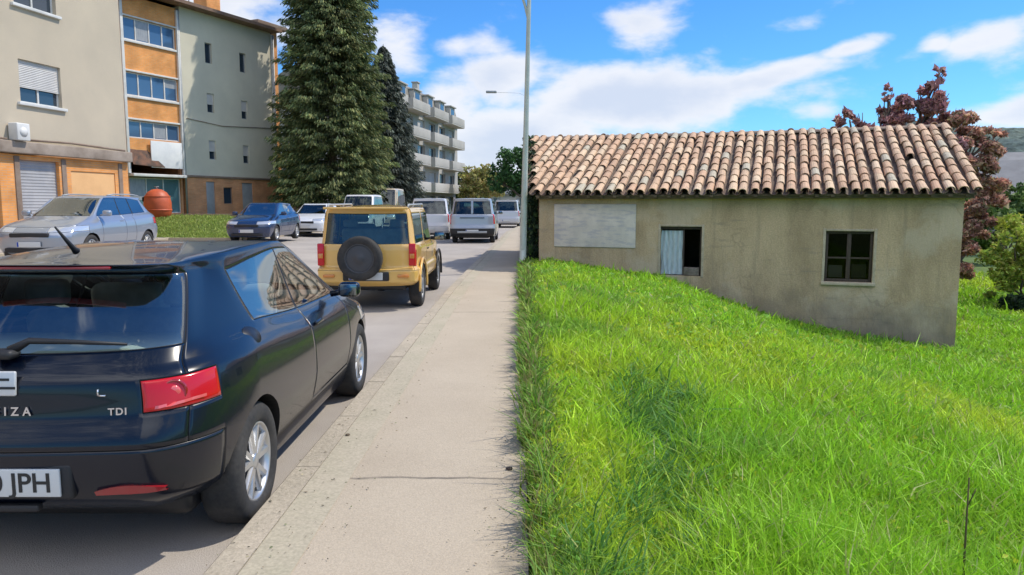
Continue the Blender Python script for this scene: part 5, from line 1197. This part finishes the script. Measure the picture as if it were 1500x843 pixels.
# ---- small yellow off-roader
def jeep():
    root = empty('parked_offroader', (-2.27, 10.85, 0), R(.2), 'small mustard yellow off roader with a spare wheel on its tail door', 'car', 'vehicles parked along the street')
    Y_ = paint('mustard_paint', (.77, .46, .115), .0, .32)
    P_top = Y_; T = .02
    rows = []
    def row(w, yr, zr, cr, yf, zf, cf, ys, zs, **k): rows.append(dict(w=w, r=(yr, zr, .02, cr), f=(yf, zf, -.06, cf), ys=ys, zs=zs, **k))
    y0 = (.68, 1.20, 1.30, 2.32, 2.95)
    row(.70, .06, .36, .12, 3.30, .36, -.14, y0, (.38, .38, .36, .36, .36, .38))
    row(.755, -.02, .44, .14, 3.36, .44, -.16, y0, (.44,)*6)
    row(.765, -.03, .60, .14, 3.38, .58, -.18, y0, (.60, .60, .58, .58, .58, .58))
    row(.735, .04, .66, .10, 3.32, .64, -.18, y0, (.66,)*6)
    row(.735, .045, .90, .10, 3.28, .84, -.18, y0, (.90, .90, .90, .88, .87, .86))
    row(.725, .05, .94, .10, 3.02, .93, -.16, (.66, 1.20, 1.30, 2.34, 2.90), (.95, .95, .95, .94, .92, .91))
    row(.70, .06, .985, .09, 2.48, .97, -.08, (.22, 1.16, 1.28, 2.22, 2.40), (.99, .99, .99, .98, .97, .96))
    row(.645, .13, 1.43, .10, 2.08, 1.43, -.06, (.24, 1.15, 1.27, 1.93, 2.00), (1.44, 1.44, 1.44, 1.44, 1.44, 1.43))
    row(.60, .12, 1.52, .11, 2.02, 1.50, -.08, (.26, 1.15, 1.27, 1.88, 1.94), (1.51, 1.52, 1.525, 1.525, 1.52, 1.51))
    reg = standard_regions(five=False, tl=lambda i, l: i == 3 and l == 3)
    reg[2] = ('side_window', 'glass', lambda i, l, s: i == 5 and l == 6, True, None, 1)
    mats = dict(paint=Y_, bump=Y_, glass=glass('teal_pane', (.55, .68, .64), .05), tail=M_red, head=M_clear)
    car_body(root, rows, reg, mats, [(.62, .33, .40), (2.87, .33, .40)], step=.09)
    for y in (.62, 2.87):
        for s in (1, -1): wheel(root, s*.665, y, .335, s, M_steel, 'steel', .19)
    underbody(root, .56, .1, 3.2, .30, .42); cabin(root, .6, .2, 2.4, .5, .96, (1.45, 0), .75, .9)
    mb = MB(); mb.tube([(-.6, .62, .33), (.6, .62, .33)], .05, 8); mb.lathe([(0, -.1), (.1, -.05), (.1, .05), (0, .1)], 'x', (.1, .62, .33), 12); mb.build('rear_axle', M_trim, root)
    # spare wheel
    sw = wheel(root, -.04, -.12, .325, 1, mat('black_steel_rim', (.05, .05, .055), .5), 'cap', .19); sw.name = 'spare_wheel'; sw.rotation_euler = (0, 0, R(-90)); sw.location = (-.06, -.13, .79)
    # black wheel arch flares
    for yc in (.62, 2.87):
        for s in (1, -1):
            mb = MB(); pts = [(s*.765, yc+math.cos(a)*.415, .33+math.sin(a)*.415) for a in np.linspace(R(-8), R(188), 22)]; mb.tube(pts, [.020]*22, 8); mb.build('wheel_arch_flare', Y_ if yc < 1 else M_black, root)
    # bumper details: silver grey strip with plate, fog lamps
    MB().rbox(-.34, .34, -.055, -.02, .45, .585, .015).build('bumper_centre', M_black, root)
    plate(root, -.065, .52, '', 0, -1, .50, .11)
    for s in (1, -1):
        mb = MB(); mb.rbox(s*.55-.085, s*.55+.085, -.05, -.02, .50, .545, .01); mb.build('fog_lamp', M_amber, root)
        mb = MB(); mb.rbox(s*.675-.05, s*.675+.05, .015, .06, .67, 1.0, .015); l_ = mb.build('tail_lamp_housing', M_red, root)
        MB().rbox(s*.675-.035, s*.675+.035, .008, .02, .78, .85, .006).build('indicator_lens', M_amber, l_)
    mb = MB(); mb.rbox(-.62, .62, .0, .14, 1.50, 1.535, .012); mb.build('roof_spoiler', Y_, root)
    for s in (1, -1):
        mb = MB(); mb.tube([(s*.60, .2, 1.53), (s*.60, .25, 1.565), (s*.60, 1.8, 1.575), (s*.60, 1.85, 1.54)], .017, 6); mb.build('roof_rail', M_galv, root)
        mirror(root, s*.76, 2.15, .96, s, M_black)
        mb = MB(); mb.rbox(s*.738-.012, s*.738+.012, 1.38, 1.52, .84, .865, .01); mb.build('door_handle', M_black, root)
    mb = MB(); mb.tube([(.12, .06, 1.0), (.10, .07, 1.04), (-.18, .10, 1.06), (-.30, .11, 1.05)], [.02, .012, .008, .005], 6); mb.build('rear_wiper', M_black, root)
    return root
jeep()

# ================================================================ street furniture
M_pole = mat('pale_green_grey_paint', (.52, .56, .50), .5, col2=(.42, .46, .41), scale=3, fine=.08, metal=.2)
lp = empty('street_lamp', (.055, 17.0, .09), 0, 'tall pale lamp post at the pavement edge before the stone house', 'street lamp')
lp.rotation_euler = (0, R(1.3), 0)
mb = MB(); mb.lathe([(.0, 0), (.11, 0), (.11, .03), (.078, .05), (.075, 1.0), (.058, 3.2), (.046, 5.6), (.042, 7.6), (0, 7.62)], 'z', (0, 0, 0), 20); mb.rbox(-.035, .035, -.085, -.06, .45, .75, .008); mb.build('post', M_pole, lp)
mb = MB(); mb.tube([(0, 0, 5.55), (-.08, 0, 5.85), (-.24, 0, 6.3), (-.6, 0, 6.75), (-1.1, 0, 6.95)], .030, 8); mb.build('arm', M_pole, lp)
mb = MB(); mb.rbox(-1.7, -1.05, -.13, .13, 6.88, 7.02, .05); hd_ = mb.build('lamp_head', M_galv, lp); MB().rbox(-1.6, -1.2, -.1, .1, 6.855, 6.885, .01).build('lamp_glass', M_clear, hd_)
# far street lamp, its post in line with the near one
l2 = empty('street_lamp', (.62, 60, 0), 0, 'distant street lamp whose grey head shows against the cloud left of the near post', 'street lamp')
mb = MB(); mb.lathe([(0, 0), (.08, 0), (.07, 2), (.035, 9.9)], 'z', (0, 0, 0), 10); mb.tube([(0, 0, 9.8), (-.15, 0, 10.1), (-.7, 0, 10.35), (-2.5, 0, 10.42)], .011, 6); mb.build('post', M_pole, l2)
MB().rbox(-3.35, -2.5, -.16, .16, 10.36, 10.54, .06).build('lamp_head', M_galv, l2)
ig_scale = .92
# orange igloo container on the lawn
bx, by = -17.15, 35.0
ig = empty('recycling_container', (bx, by, float(leftz(bx, by))-.02), 0, 'round orange recycling container before the blue windowed bay', 'container')
mb = MB(); mb.lathe([(0, 0), (.56, 0), (.62, .05), (.66, .35), (.66, .75), (.60, 1.05), (.46, 1.28), (.24, 1.42), (0, 1.46)], 'z', (0, 0, 0), 28); mb.lathe([(.665, .33), (.685, .35), (.685, .40), (.665, .42)], 'z', (0, 0, 0), 28); mb.lathe([(.60, 1.03), (.625, 1.05), (.615, 1.09), (.585, 1.1)], 'z', (0, 0, 0), 28); mb.build('shell', mat('faded_orange_plastic', (.62, .12, .04), .5, col2=(.48, .09, .03), scale=2), ig)
mb = MB(); 
for a in (R(-70), R(110)): mb.lathe([(0, -.02), (.12, -.02), (.13, .03)], 'y', (0, 0, 0), 14)
mb = MB(); mb.lathe([(0, -.02), (.12, -.02), (.13, .05)], 'y', (.1, -.655, .92), 16); bo_ = mb.build('bottle_opening', M_black, ig); bo_.rotation_euler = (0, 0, R(-75))
mb = MB(); mb.tube([(.0, 0, 1.44), (0, 0, 1.56)], .03, 8); mb.tube([(-.1, 0, 1.56), (.1, 0, 1.56)], .025, 8); mb.build('lifting_hook', M_galv, ig); ig.scale = (ig_scale,)*3
